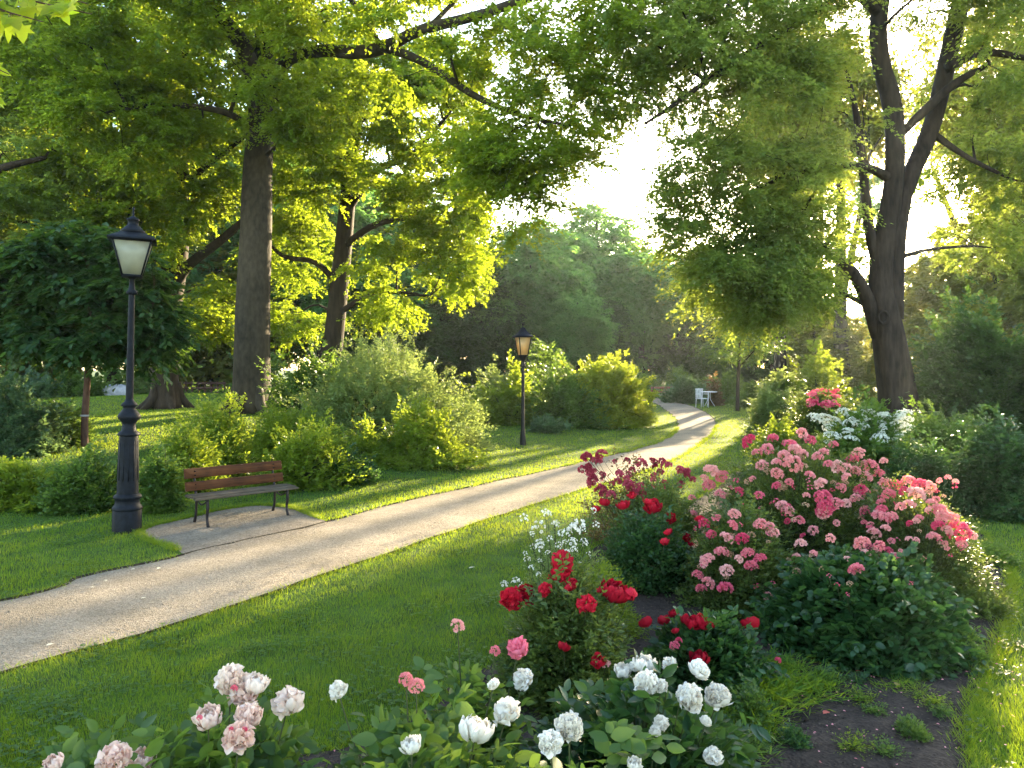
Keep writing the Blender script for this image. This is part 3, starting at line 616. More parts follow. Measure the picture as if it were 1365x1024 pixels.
# ================================================================== street lamps
def near_lamp():
    b = onground(169, 0) if False else np.array([(169 - CX) / F * 9.6, 9.6, 0.0])
    t = empty('street_lamp', b, 'tall black cast iron lamp with a fat stepped base standing beside the wooden bench', 'street lamp', 'park lamps')
    o = np.array([0, 0, 0.0]); A = rotz(rad(24)); s = 1.0
    m = MB(); m.lathe([(.172, -.03), (.172, .27), (.165, .285)], o, 8); m.lathe([(.172, .285), (.180, .30), (.168, .33), (.15, .345), (.142, .40), (.150, .425), (.165, .44), (.165, .46), (.13, .49)], o, 24)
    m.obj('plinth', M['iron'], t, world=False)
    m = MB(); m.lathe([(.128, .49), (.124, .60), (.112, 1.20), (.108, 1.225)], o, 24)
    for k in range(12):
        a = k * math.pi / 6; m.tube([[.122 * math.cos(a), .122 * math.sin(a), .66, .007], [.110 * math.cos(a), .110 * math.sin(a), 1.16, .006]], 6)
    m.obj('shaft', M['iron'], t, True, world=False)
    m = MB(); m.lathe([(.105, 1.225), (.132, 1.235), (.135, 1.25), (.112, 1.28), (.085, 1.30), (.078, 1.38), (.085, 1.40), (.13, 1.45), (.138, 1.475), (.128, 1.50), (.09, 1.55), (.07, 1.575), (.075, 1.60), (.098, 1.615), (.092, 1.635), (.055, 1.67), (.045, 1.70)], o, 24)
    m.obj('collar', M['iron'], t, True, world=False)
    m = MB(); m.lathe([(.046, 1.68), (.044, 2.1), (.036, 3.02), (.036, 3.03)], o, 16)
    for z in (3.03,): m.lathe([(.036, z), (.062, z + .015), (.062, z + .04), (.04, z + .06), (.032, z + .14), (.03, z + .20), (.05, z + .22), (.07, z + .24)], o, 16)
    m.box((.055, -.03, 3.06), (.05, .03, .05)); m.obj('pole', M['iron'], t, True, world=False)
    z0, z1, hb, ht = 3.28, 3.70, .110, .215    # lantern glass bottom and top, half widths
    def corner(h, z): return [A @ np.array([sx * h, sy * h, z]) for sx, sy in ((1, 1), (-1, 1), (-1, -1), (1, -1))]
    cb, ct = corner(hb, z0), corner(ht, z1); m = MB()
    for a_, b_ in zip(cb, ct): m.tube([[*a_, .013], [*b_, .013]], 4)
    for ring, z, h, tk in ((cb, z0 - .012, hb + .012, .028), (ct, z1 + .006, ht + .012, .02)):
        for q in range(4):
            n_ = A @ np.array([(1, 0, 0), (0, 1, 0), (-1, 0, 0), (0, -1, 0)][q]); tt = np.cross([0, 0, 1], n_)
            m.box(n_ * (h - .012) + [0, 0, z], (.024, 2 * h, tk), np.stack([n_, tt, [0, 0, 1]], 1))
    m.box((0, 0, z0 - .022), (2 * hb, 2 * hb, .012), A); lf_ = m.obj('lantern_frame', M['iron'], t, world=False)
    for q in range(4):
        a_, b_, c_, d_ = cb[q], cb[(q + 1) % 4], ct[(q + 1) % 4], ct[q]; m = MB(); n_ = nrm(np.cross(b_ - a_, d_ - a_))
        V = np.array([a_, b_, c_, d_]); cc = V.mean(0); V = cc + (V - cc) * .97; V2 = V - n_ * .004
        m.add(np.vstack([V, V2]), [[0, 1, 2, 3], [7, 6, 5, 4], [0, 4, 5, 1], [1, 5, 6, 2], [2, 6, 7, 3], [3, 7, 4, 0]]); m.obj('pane', M['pane'], t, world=False).parent = lf_
    m = MB(); m.lathe([(.03, z0), (.03, z0 + .16), (.045, z0 + .20), (.05, z0 + .27), (.03, z0 + .33), (.005, z0 + .34)], o, 12); m.obj('bulb', M['white_paint'], t, True, world=False)
    m = MB(); V = []
    prof = [(.275, z1 + .012), (.272, z1 + .035), (.20, z1 + .075), (.135, z1 + .115)]
    for h, z in prof: V += corner(h, z)
    V = np.array(V); Fq = [[4 * i + q, 4 * i + (q + 1) % 4, 4 * i + 4 + (q + 1) % 4, 4 * i + 4 + q] for i in range(3) for q in range(4)] + [[0, 3, 2, 1], [12, 13, 14, 15]]
    m.add(V, Fq); m.obj('roof', M['iron'], t, world=False)
    m = MB(); m.lathe([(.12, z1 + .10), (.145, z1 + .125), (.145, z1 + .145), (.12, z1 + .165), (.085, z1 + .205), (.062, z1 + .22), (.062, z1 + .27), (.075, z1 + .28), (.075, z1 + .30), (.03, z1 + .325), (.014, z1 + .34)], o, 20)
    m.lathe([(.013, z1 + .33), (.012, z1 + .42), (.018, z1 + .435), (.008, z1 + .455)], o, 8); m.obj('finial', M['iron'], t, True, world=False)
    t.rotation_euler = (0, rad(1.2), 0); return t
near_lamp()
def far_lamp():
    b = np.array([(697 - CX) / F * 19.7, 19.7, float(gz(.28, 19.7))])
    t = empty('street_lamp', b, 'slim dark lamp with a small amber lantern standing alone on the sunlit strip of lawn', 'street lamp', 'park lamps')
    m = MB(); m.lathe([(.095, -.02), (.085, .10), (.062, .35), (.052, .45), (.045, 1.2), (.040, 2.25)], sides=16); m.lathe([(.055, 2.05), (.075, 2.10), (.055, 2.15), (.045, 2.2), (.07, 2.27), (.085, 2.30)], sides=16)
    m.tube(spline([[.05, 0, 2.12, .012], [.12, 0, 2.2, .012], [.10, 0, 2.34, .01]], 6), 6); m.obj('pole', M['iron2'], t, True, world=False)
    A = rotz(rad(20)); z0, z1, hb, ht = 2.36, 2.84, .095, .165
    def corner(h, z): return [A @ np.array([sx * h, sy * h, z]) for sx, sy in ((1, 1), (-1, 1), (-1, -1), (1, -1))]
    cb, ct = corner(hb, z0), corner(ht, z1); m = MB()
    for q in range(4):
        m.tube([[*cb[q], .012], [*ct[q], .012]], 4); m.tube([[*cb[q], .014], [*cb[(q + 1) % 4], .014]], 4); m.tube([[*ct[q], .012], [*ct[(q + 1) % 4], .012]], 4)
    m.lathe([(.07, 2.29), (.11, 2.33), (.11, 2.355)], sides=12); lf_ = m.obj('lantern_frame', M['iron2'], t, world=False)
    for q in range(4):
        V = np.array([cb[q], cb[(q + 1) % 4], ct[(q + 1) % 4], ct[q]]); n_ = nrm(np.cross(V[1] - V[0], V[3] - V[0])); cc = V.mean(0); V = cc + (V - cc) * .96; m = MB()
        m.add(np.vstack([V, V - n_ * .004]), [[0, 1, 2, 3], [7, 6, 5, 4], [0, 4, 5, 1], [1, 5, 6, 2], [2, 6, 7, 3], [3, 7, 4, 0]]); m.obj('pane', M['pane2'], t, world=False).parent = lf_
    m = MB(); V = []
    for h, z in ((.235, z1 + .0), (.23, z1 + .02), (.15, z1 + .075), (.08, z1 + .16), (.035, z1 + .25)): V += corner(h, z)
    m.add(np.array(V), [[4 * i + q, 4 * i + (q + 1) % 4, 4 * i + 4 + (q + 1) % 4, 4 * i + 4 + q] for i in range(4) for q in range(4)] + [[0, 3, 2, 1], [16, 17, 18, 19]])
    m.obj('roof', M['iron'], t, world=False)
    m = MB(); m.lathe([(.03, z1 + .24), (.012, z1 + .27), (.012, z1 + .30), (.028, z1 + .325), (.012, z1 + .35), (.004, z1 + .38)], sides=10); m.obj('finial', M['iron2'], t, True, world=False)
far_lamp()

# ================================================================== bench
def bench(name, label, loc, ang, L=1.62, seat=.385, back=.74, group=None, wood_back='plank', wood_seat='slat'):
    """x along the bench, -y is the front"""
    t = empty(name, loc, label, 'bench', group); t.rotation_euler = (0, 0, ang)
    hy = .21
    m = MB()
    for k, y in enumerate((-.205, -.125, -.045, .035, .115)):
        m.box((0, y, seat - (.012 if k == 0 else 0)), (L, .066, .028), bev=.006)
    m.obj('seat', M[wood_seat], t, world=False)
    for z, y, tilt, ww in ((seat + .105, .205, rad(12), .125), (seat + .275, .245, rad(12), .135)):
        c, s_ = math.cos(-tilt), math.sin(-tilt); R = np.array([[1, 0, 0], [0, c, -s_], [0, s_, c]])
        m = MB(); m.box((0, y, z), (L - .05, .030, ww), R, bev=.005); m.obj('backrest', M[wood_back], t, world=False)
    for x in (-L / 2 + .16, L / 2 - .16):
        m = MB()                                  # bearer under the seat and upright behind the back
        m.tube(spline([[x, -.235, seat - .035, .016], [x, 0, seat - .032, .018], [x, .16, seat - .03, .018], [x, .20, seat + .05, .017], [x, .235, seat + .18, .015], [x, .275, seat + .345, .012]], 16), 8)
        m.tube(spline([[x, -.20, seat - .05, .012], [x, 0, seat - .12, .012], [x, .17, seat - .06, .012]], 8), 6)
        ef = m.obj('end_frame', M['bench_iron'], t, True, world=False)
        m = MB(); m.tube(spline([[x, -.20, seat - .04, .020], [x, -.215, seat - .14, .021], [x, -.19, seat - .27, .018], [x, -.235, -.005, .022]], 12), 8); m.obj('leg', M['bench_iron'], t, True, world=False)
        m = MB(); m.tube(spline([[x, .17, seat - .03, .020], [x, .175, seat - .14, .019], [x, .19, seat - .27, .018], [x, .24, -.005, .022]], 12), 8); m.obj('leg', M['bench_iron'], t, True, world=False)
        for zz in (seat + .08, seat + .13, seat + .25, seat + .30):
            m = MB(); m.tube([[x, .185 + (zz - seat) * .10 - .01, zz, .008], [x, .20 + (zz - seat) * .12, zz, .008]], 6); m.obj('bolt', M['iron'], t, world=False).parent = ef
    return t
bench('park_bench', 'brown plank backed bench on curved iron legs beside the tall lamp', (-3.72, 10.35, 0.012), math.atan2(.95, 1.0) , 1.44)

# ================================================================== far furniture
fb = bench('park_bench', 'small faded red bench far off where the path leaves the view', (onground(882, 42.5) + [0, 0, 0]), rad(200), 1.7, .45, .85, wood_back='redpaint', wood_seat='redpaint')
def garden_chair():
    b = onground(936, 36); t = empty('garden_chair', b, 'white garden chair standing by the red leaved shrub at the far bend', 'garden chair'); t.rotation_euler = (0, 0, rad(25))
    for sx in (-1, 1):
        for sy in (-1, 1): m = MB(); m.tube([[sx * .22, sy * .2, 0, .018], [sx * .20, sy * .19, .42, .018]], 8); m.obj('leg', M['white_paint'], t, True, world=False)
    m = MB(); m.box((0, 0, .43), (.46, .44, .03), bev=.01); m.obj('seat', M['white_paint'], t, world=False)
    m = MB()
    for k in range(5): m.box((-.18 + .09 * k, .22 + .0, .66), (.05, .02, .42))
    m.box((0, .222, .88), (.46, .03, .06)); m.obj('backrest', M['white_paint'], t, world=False)
    for sx in (-1, 1): m = MB(); m.tube(spline([[sx * .23, .2, .64, .016], [sx * .24, -.1, .65, .016], [sx * .23, -.2, .6, .016], [sx * .22, -.2, .43, .016]], 10), 6); m.obj('armrest', M['white_paint'], t, True, world=False)
garden_chair()
def garden_table():
    b = onground(945, 37); t = empty('garden_table', b, 'round pale garden table beside the white chair at the far bend', 'garden table'); 
    m = MB(); m.lathe([(.36, .70), (.40, .71), (.40, .735), (.37, .74)], sides=24); m.obj('tabletop', M['white_paint'], t, world=False)
    for k in range(3): a = k * 2.09; m = MB(); m.tube(spline([[.06 * math.cos(a), .06 * math.sin(a), .70, .018], [.08 * math.cos(a), .08 * math.sin(a), .35, .016], [.3 * math.cos(a), .3 * math.sin(a), 0, .018]], 8), 6); m.obj('leg', M['white_paint'], t, True, world=False)
garden_table()
def parked_car():
    Y = 58; b = onground(287, Y); t = empty('parked_car', b, 'white parked car glimpsed between the big trunks beyond the lawn', 'car'); t.rotation_euler = (0, 0, rad(8))
    side = [(-2.1, .35), (-2.15, .75), (-1.95, .88), (-1.25, .95), (-.75, 1.38), (.75, 1.42), (1.35, .98), (2.0, .85), (2.12, .6), (2.1, .33)]
    n = len(side); V = [(x, y * (.88 if z < 1.1 else .7), z) for y in (-1, 1) for x, z in side]; m = MB()
    for i in range(n): m.add(np.array([V[i], V[(i + 1) % n], V[n + (i + 1) % n], V[n + i]]), [[0, 1, 2, 3]])
    cs = np.array(V); c1 = np.vstack([cs[:n], cs[:n].mean(0)]); c2 = np.vstack([cs[n:], cs[n:].mean(0)])
    m.add(c1, [[(i + 1) % n, i, n] for i in range(n)]); m.add(c2, [[i, (i + 1) % n, n] for i in range(n)]); m.obj('body', M['white_paint'], t, world=False)
    for y in (-1, 1):
        for xs_ in ([(-1.1, .98), (-.7, 1.32), (-.05, 1.34), (-.05, .98)], [(.05, .98), (.05, 1.34), (.7, 1.34), (1.15, 1.0)]):
            m = MB(); q = [(x, y * (.86 - (z - .98) * .42 + .03), z) for x, z in xs_]; q2 = [(x, yy - y * .03, z) for x, yy, z in q]
            m.add(np.array(q + q2), [[0, 1, 2, 3], [7, 6, 5, 4], [0, 4, 5, 1], [1, 5, 6, 2], [2, 6, 7, 3], [3, 7, 4, 0]]); m.obj('window', M['carglass'], t, world=False)
        for x in (-1.35, 1.35):
            m = MB(); a = np.linspace(0, 2 * math.pi, 20, endpoint=False); V = np.concatenate([np.stack([x + .33 * np.cos(a), np.full(20, yy), .33 + .33 * np.sin(a)], -1) for yy in (y * .90, y * .70)])
            V = np.vstack([V, [[x, y * .90, .33], [x, y * .70, .33]]]); m.add(V, [[i, (i + 1) % 20, 20 + (i + 1) % 20, 20 + i] for i in range(20)]); m.add(V, [[i, (i + 1) % 20, 40] for i in range(20)] + [[20 + i, 20 + (i + 1) % 20, 41] for i in range(20)])
            m.obj('wheel', M['tyre'], t, world=False)
parked_car()
def yellow_bin():
    b = onground(248, 60); t = empty('litter_bin', b, 'bright yellow bin past the far edge of the left lawn', 'bin'); t.scale = (.7,) * 3
    m = MB(); m.lathe([(.30, .0), (.38, 1.0), (.40, 1.02)], sides=16); m.obj('body', M['yellow'], t, True, world=False)
    m = MB(); m.lathe([(.42, 1.0), (.43, 1.06), (.36, 1.18), (.12, 1.26), (.02, 1.27)], sides=16); m.obj('lid', M['yellow'], t, True, world=False)
yellow_bin()
def fence():
    b = onground(266, 50); t = empty('wooden_fence', b, 'low brown wooden fence past the yellow bin', 'fence')
    for k in range(7): m = MB(); m.box((-.9 + k * .42, 0, .35), (.10, .10, .75), bev=.01); m.obj('post', M['bark_young'], t, world=False)
    for z in (.28, .60): m = MB(); m.box((.36, -.06, z), (2.8, .03, .14), bev=.005); m.obj('rail', M['bark_young'], t, world=False)
fence()
def rock(name, label, px, Y, s, seed):
    b = onground(px, Y); th = np.linspace(.02, math.pi - .02, 16)[:, None]; ph = np.linspace(0, 2 * math.pi, 24, endpoint=False)[None]
    d = np.stack([np.sin(th) * np.cos(ph), np.sin(th) * np.sin(ph), np.cos(th) + 0 * ph], -1).reshape(-1, 3)
    r_ = 1 + .18 * wav(d, 2.2, seed) + .07 * wav(d, 6, seed + 1); V = d * r_[:, None] * np.array(s); i = np.arange(15)[:, None] * 24; j = np.arange(24)[None]; k = (j + 1) % 24
    o = mesh_obj(name, V, np.stack([i + j, i + 24 + j, i + 24 + k, i + k], -1).reshape(-1, 4), M['stone'], smooth=True); o.location = tuple(b + [0, 0, s[2] * .4]); return tag(o, label, 'boulder')
rock('boulder', 'low grey boulder on the far lawn behind the slim young tree', 157, 42, (.85, .5, .45), 3)
# ================================================================== hero trees
def B(px, py, Y, rx, ry, rz, w=1): return (*P(px, py, Y), rx, ry, rz, w)
def T(*rows): return [(*P(a, b, c), r) for a, b, c, r in rows]
b1 = onground(335, 24)
make_tree('beech_tree', 'massive grey trunked tree on the left lawn with a long limb over the path', 'tree', b1,
    [(*b1, .66), *T((335, 500, 24, .58), (337, 400, 24, .53), (341, 300, 24, .48), (343, 230, 24, .45), (349, 150, 24, .40), (352, 60, 24.2, .30), (356, -60, 24.5, .2), (358, -150, 24.5, .1))],
    [T((347, 140, 24, .30), (335, 90, 23.7, .28), (318, 52, 23.5, .27), (287, 12, 23, .22), (262, -50, 22.5, .14), (240, -110, 22, .06)),
     T((350, 130, 24, .26), (372, 88, 23, .22), (415, 68, 21.5, .17), (480, 70, 20.5, .18), (520, 60, 20, .17), (560, 40, 19.5, .14), (640, 20, 18.5, .12), (700, -2, 18, .10), (800, -40, 17.5, .05)),
     T((510, 63, 20, .12), (545, 74, 19.7, .11), (580, 92, 19.5, .10), (630, 126, 19, .085), (690, 152, 18.5, .06), (760, 168, 18, .03)),
     T((346, 180, 24, .12), (300, 150, 23, .10), (220, 140, 22, .07), (140, 150, 21, .03)),
     T((351, 60, 24, .18), (400, 10, 24, .14), (470, -40, 24, .08))],
    [B(210, 40, 22, 3.4, 2.8, 1.9), B(350, 10, 23, 3.0, 2.8, 1.8), B(470, 15, 20.5, 2.8, 2.2, 1.6), B(300, 130, 22.3, 2.6, 2.0, 1.4), B(345, 185, 22.2, 1.1, .9, .9, 2), B(335, 125, 21.5, 1.4, .8, .8, 2.5), B(395, 140, 21.5, 1.0, .8, .7, 2), B(180, 160, 21.5, 2.4, 2.0, 1.3),
     B(420, 110, 22, 1.9, 1.7, 1.5), B(580, 40, 18.8, 2.0, 1.8, 1.6), B(660, 75, 18, 1.7, 1.6, 1.4), B(740, 60, 17.6, 1.5, 1.5, 1.6, .6), B(720, 160, 18, 1.5, 1.5, .9, .55), B(640, 190, 18.5, 1.1, 1.3, .8, .7), B(760, 215, 18, .9, 1.1, .5, .6),
     B(700, 268, 18.3, .7, .9, .5, 1.3), B(650, 230, 18.6, .8, 1.1, .8, 1.2), B(740, 235, 18, 1.0, 1.1, .5, 1.3), B(700, 225, 18, 1.0, 1.1, .6, 1.2), B(790, 170, 17.8, .7, 1.1, .5, 1.2), B(690, 310, 18.5, .35, .7, .3, 1.6), B(700, 200, 18, 1, 1, .6, 1.1), B(800, 110, 17.6, .5, 1, .5, 1.2), B(95, 80, 21, 2.2, 2, 1.3), B(800, 25, 17.2, .9, 1.2, .9, .8), B(500, -90, 20, 4.5, 3, 1.8, .6), B(250, -110, 21, 5, 3, 2, .5)],
    M['l_beech'], M['bark_beech'], ncl=980, clr=.85, nsp=9, m=30, leaf=.13, Wr=.7, seed=4, gap=.14, droop=.30, n_sec=46, keep=.5,
    clear=[((335, 553), (341, 300), 34), ((341, 300), (343, 215), 28), ((425, 68), (480, 70), 8), ((480, 70), (560, 40), 10), ((560, 40), (680, 5), 6), ((520, 62), (630, 126), 6), ((630, 126), (670, 145), 0), ((320, 60), (295, 15), 0)])
b3 = onground(440, 30)
make_tree('maple_tree', 'bright yellow green tree leaning right behind the pale round shrub', 'tree', b3,
    [(*b3, .46), *T((441, 500, 30, .42), (447, 430, 30, .38), (458, 320, 30, .34), (468, 220, 30, .28), (482, 110, 30, .2), (500, 0, 30, .1), (510, -60, 30, .05))],
    [T((452, 380, 30, .14), (420, 350, 29.5, .11), (375, 340, 29, .08), (340, 300, 29, .04)), T((457, 330, 30, .16), (500, 300, 29, .12), (560, 290, 28.5, .08), (610, 300, 28, .04)),
     T((462, 280, 30, .18), (500, 230, 29, .14), (550, 205, 28.5, .10), (600, 150, 28, .05)), T((448, 420, 30, .12), (490, 395, 29, .09), (540, 390, 28.5, .06), (590, 400, 28, .03)),
     T((468, 230, 30, .14), (430, 170, 30, .1), (390, 120, 30, .05))],
    [B(480, 130, 29, 2.6, 2.4, 2.2), B(570, 170, 28, 2.0, 2.0, 2.2), B(590, 270, 28, 1.8, 1.9, 1.8), B(600, 350, 27.7, 1.5, 1.7, 1.6), B(545, 380, 28, 1.7, 1.7, 1.3), B(500, 290, 28, 2.2, 1.8, 2.2), B(420, 250, 29.5, 2.2, 1.8, 2.2),
     B(395, 340, 30, 1.8, 1.6, 1.5), B(470, 400, 29, 1.7, 1.5, 1.0), B(400, 130, 30, 2.4, 2, 1.8), B(590, 90, 28.5, 1.6, 1.6, 1.4), B(635, 240, 27.7, .6, .9, 1.6, 1.5), B(400, 420, 31, 1.5, 1.2, .9)],
    M['l_bright'], M['bark_dark'], ncl=800, clr=.85, nsp=9, m=32, leaf=.14, Wr=.75, seed=9, gap=.10, droop=.35, n_sec=40, keep=.45, clear=[((445, 470), (458, 310), 22), ((458, 310), (464, 265), 6)])
b2 = onground(222, 28)
make_tree('lime_tree', 'old tree with a short flared trunk and low crown amid the left lawn', 'tree', b2,
    [(*b2, .62), *T((221, 520, 28, .52), (219, 480, 28, .48), (224, 420, 28, .44), (232, 370, 28, .40), (240, 300, 28, .34), (240, 200, 28, .28), (246, 80, 28, .18), (250, -40, 28, .08))],
    [T((230, 385, 28, .22), (250, 355, 27.5, .19), (285, 328, 27, .16), (318, 300, 26.6, .13), (350, 270, 26.3, .08)), T((232, 370, 28, .16), (190, 330, 27, .12), (140, 310, 26.5, .07), (90, 320, 26, .03)), T((240, 290, 28, .16), (180, 230, 27.5, .12), (110, 190, 27, .06)), T((240, 250, 28, .14), (290, 210, 27.5, .1), (330, 180, 27, .05))],
    [B(250, 230, 27.5, 3.0, 2.4, 2.2), B(150, 190, 27, 3.0, 2.4, 2.2), B(90, 270, 26.5, 2.4, 2.2, 1.8), B(200, 300, 26, 2.4, 1.8, 1.6), B(260, 420, 26, 1.5, 1.3, 1.3), B(205, 430, 25.8, 1.3, 1.2, 1.3), B(285, 400, 27, .9, 1.1, 1.1), B(150, 80, 28, 3.2, 2.5, 2.4), B(260, 90, 28, 3, 2.5, 2.2), B(290, 290, 27, 1.4, 1.4, 1.3, .6)],
    M['l_beech'], M['bark_dark'], ncl=600, clr=.95, nsp=9, m=26, leaf=.165, Wr=.72, seed=14, clear=[((221, 560), (220, 492), 34), ((235, 372), (318, 300), 16)], gap=.12, droop=.35, n_sec=40, keep=.5)
b4 = onground(113, 17.2)
make_tree('young_chestnut', 'slim reddish stemmed tree with a dark parasol crown left of the tall lamp', 'tree', b4,
    [(*b4, .085), *T((113, 560, 17.2, .078), (117, 500, 17.2, .070), (120, 440, 17.2, .062), (118, 380, 17.2, .045), (112, 310, 17.2, .02))],
    [T((118, 480, 17.2, .04), (80, 440, 16.9, .03), (30, 420, 16.7, .015)), T((119, 460, 17.2, .04), (160, 430, 17, .028), (200, 420, 16.8, .012)), T((119, 420, 17.2, .035), (70, 370, 17, .025), (20, 350, 17, .01)), T((118, 400, 17.2, .03), (160, 350, 17, .02), (190, 320, 17, .01))],
    [B(110, 345, 17, 1.3, 1.2, .8), B(50, 370, 16.8, 1.2, 1.1, .7), B(170, 385, 16.8, 1.0, 1.0, .7), B(30, 440, 16.7, 1.0, 1.0, .5), B(110, 440, 16.7, 1.3, 1.1, .6), B(180, 455, 16.8, .9, .9, .55), B(-20, 400, 17, 1.0, 1.0, .8), B(205, 420, 17, .6, .8, .5)],
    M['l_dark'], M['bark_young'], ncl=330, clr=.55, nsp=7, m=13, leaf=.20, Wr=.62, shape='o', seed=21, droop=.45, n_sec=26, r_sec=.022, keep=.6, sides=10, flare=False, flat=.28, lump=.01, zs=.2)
m = MB(); m.lathe([(.086, -.02), (.092, -.01), (.092, .01), (.086, .02)], sides=16)
bb = tag(m.obj('tree_tie', M['stone'], bpy.data.objects['young_chestnut'], True, world=False), None); bb.location = (0.0, 0, .72)
b6 = onground(-75, 25)
make_tree('lime_tree', 'broad tree whose crown hangs in behind the bright near leaves', 'tree', b6,
    [(*b6, .5), *T((-75, 400, 25, .42), (-70, 250, 25, .36), (-60, 100, 25, .25), (-50, -50, 25, .1))],
    [T((-70, 280, 25, .2), (-10, 230, 24.5, .14), (60, 210, 24, .07)), T((-65, 180, 25, .2), (0, 110, 24.5, .14), (80, 60, 24, .07))],
    [B(20, 230, 24.5, 2.2, 2, 1.5), B(-40, 130, 25, 2.2, 2, 1.5), B(70, 60, 25, 2.4, 2, 1.5), B(60, 320, 25, 2.0, 2, 1.2), B(-50, 330, 25, 2, 2, 1.6), B(0, 20, 25, 2.4, 2, 1.2), B(60, 140, 26, 1.6, 1.4, .5, .7)],
    M['l_oak'], M['bark_dark'], ncl=340, clr=.9, nsp=9, m=26, leaf=.15, Wr=.7, seed=31, gap=.15, n_sec=20, keep=.4)
# great tree on the right
Y5 = 20.0; b5 = onground(1199, Y5)
t5 = make_tree('plane_tree', 'great dark trunk forking into several limbs against the low sun on the right', 'tree', b5,
    [(*b5, .60), *T((1200, 560, Y5, 0.513), (1192, 500, Y5, 0.450), (1184, 450, Y5, 0.410), (1178, 415, Y5, 0.360), (1173, 380, Y5, 0.297), (1176, 330, Y5, 0.270), (1189, 260, Y5, 0.243), (1193, 200, Y5, 0.243), (1190, 140, Y5, 0.243), (1176, 90, Y5, 0.225), (1171, 40, Y5, 0.216), (1178, -20, Y5, 0.207), (1190, -120, Y5, 0.108))],
    [T((1188, 425, Y5, 0.297), (1191, 370, Y5 + .05, 0.270), (1196, 310, Y5 + .1, 0.243), (1208, 250, Y5 + .2, 0.225), (1240, 176, Y5 + .3, 0.225), (1257, 110, Y5 + .3, 0.225), (1268, 60, Y5 + .3, 0.234), (1284, -10, Y5 + .4, 0.216), (1305, -100, Y5 + .5, 0.108)),
     T((1170, 352, Y5, .15), (1159, 305, Y5, .135), (1153, 250, Y5, .12), (1148, 200, Y5, .11), (1141, 150, Y5, .08), (1128, 90, Y5, .05)),
     T((1172, 448, Y5, .22), (1158, 405, Y5 - .1, .19), (1138, 365, Y5 - .3, .15), (1108, 338, Y5 - .6, .11), (1060, 318, Y5 - 1, .07), (1000, 325, Y5 - 1.3, .03)),
     T((1190, 240, Y5, .14), (1150, 222, Y5 - .3, .10), (1080, 226, Y5 - .8, .07), (1010, 250, Y5 - 1.2, .04)),
     T((1174, 20, Y5, .14), (1130, -8, Y5 - .8, .10), (1050, 40, Y5 - 1.6, .085), (985, 78, Y5 - 2.2, .07), (905, 135, Y5 - 2.8, .05), (860, 165, Y5 - 3, .03)),
     T((1262, 90, Y5, .15), (1310, 70, Y5, .11), (1380, 80, Y5, .06)), T((1200, 180, Y5, .10), (1230, 150, Y5 - .3, .12), (1275, 110, Y5 - .6, .10), (1320, 85, Y5 - 1, .05)),
     T((1240, 176, Y5 + .3, .10), (1290, 210, Y5 + .5, .07), (1350, 240, Y5 + .8, .04))],
    [B(905, 70, 17.6, 1.2, 1.4, 1.6), B(875, 130, 17.8, .9, 1.2, .9, 1.4), B(935, 90, 17.9, .9, 1.2, .7, 1.2), B(1030, 95, 18.4, 1.2, 1.2, .8, 1), B(895, 215, 18.2, .7, 1.2, .7, 1.8), B(905, 300, 18.6, .7, 1.2, .5, 1.5), B(860, 30, 17.6, .9, 1.2, 1.2, 1.3), B(1040, 300, 18.8, 1.1, 1.2, 1.0, 1.3), B(1110, 200, 19.2, 1.0, 1.2, 1.0, 1.4), B(1270, 230, 22.5, 1.0, 1.0, .8, .7), B(1330, 230, 21.5, 1.3, 1.2, 1.1, 1), B(985, 40, 18.2, 1.7, 1.6, 1.4), B(1080, 50, 18.8, 1.7, 1.6, 1.4), B(950, 140, 17.8, 1.5, 1.6, 1.2), B(1040, 150, 18.6, 1.7, 1.6, 1.3), B(935, 235, 18.4, 1.1, 1.5, 1.0), B(1010, 250, 18.8, 1.6, 1.6, 1.2),
     B(1090, 260, 19.3, 1.3, 1.4, 1.1), B(1000, 335, 18.8, 1.1, 1.2, .9), B(1070, 350, 19.2, .9, 1.2, .8), B(1000, 395, 19, .9, 1.5, .8, 4), B(955, 370, 18.6, .8, 1.5, .7, 3.5), B(1050, 380, 19.5, .9, 1.5, .6, 3.5), B(1010, 350, 19, 1.2, 1.4, .6, 2), B(1105, 392, 20.5, .8, 1.2, .5, 1.4), B(1145, 340, 21.5, .6, 1.1, .9, 1),  B(925, 320, 19, .6, 1.0, .5, .7), B(1100, 140, 19.5, 1.4, 1.4, 1.4), B(1190, 180, 18.6, .8, .6, .8, .8),
     B(1230, 30, 19, 1.8, 1.6, 1.1), B(1330, 60, 19.6, 1.9, 1.6, 1.6), B(1345, 170, 20.5, 1.4, 1.4, 1.1), B(1300, 330, 22, 1.4, 1.4, .7, .4), B(1370, 290, 21, 1.5, 1.5, 1.2, .7), B(1000, -70, 18, 3.5, 2.5, 1.6, .5), B(1250, -80, 20, 4, 3, 1.8, .5), B(1225, 110, 21.5, 1.2, .8, 1.0, .6)],
    M['l_oak'], M['bark_dark'], ncl=1250, clr=.78, nsp=9, m=25, leaf=.118, Wr=.66, seed=44, gap=.20, clear=[((1190, 560), (1178, 380), 55), ((1178, 380), (1192, 260), 38), ((1190, 380), (1205, 250), 30), ((1205, 250), (1240, 170), 30), ((1240, 170), (1262, 70), 30), ((1192, 260), (1190, 200), 20), ((1176, 100), (1172, 0), 26), ((1168, 350), (1152, 240), 14), ((1152, 240), (1142, 150), 10), ((1165, 440), (1130, 360), 18)], droop=.42, n_sec=46, keep=.5, sides=18, lump=.06)
m = MB(); pk = P(1177, 423, Y5 - .47)            # scar of a lost branch
a = np.linspace(0, 2 * math.pi, 17)[:-1]; ring = [pk + np.array([math.cos(q) * .13, -.02, math.sin(q) * .16]) for q in a]
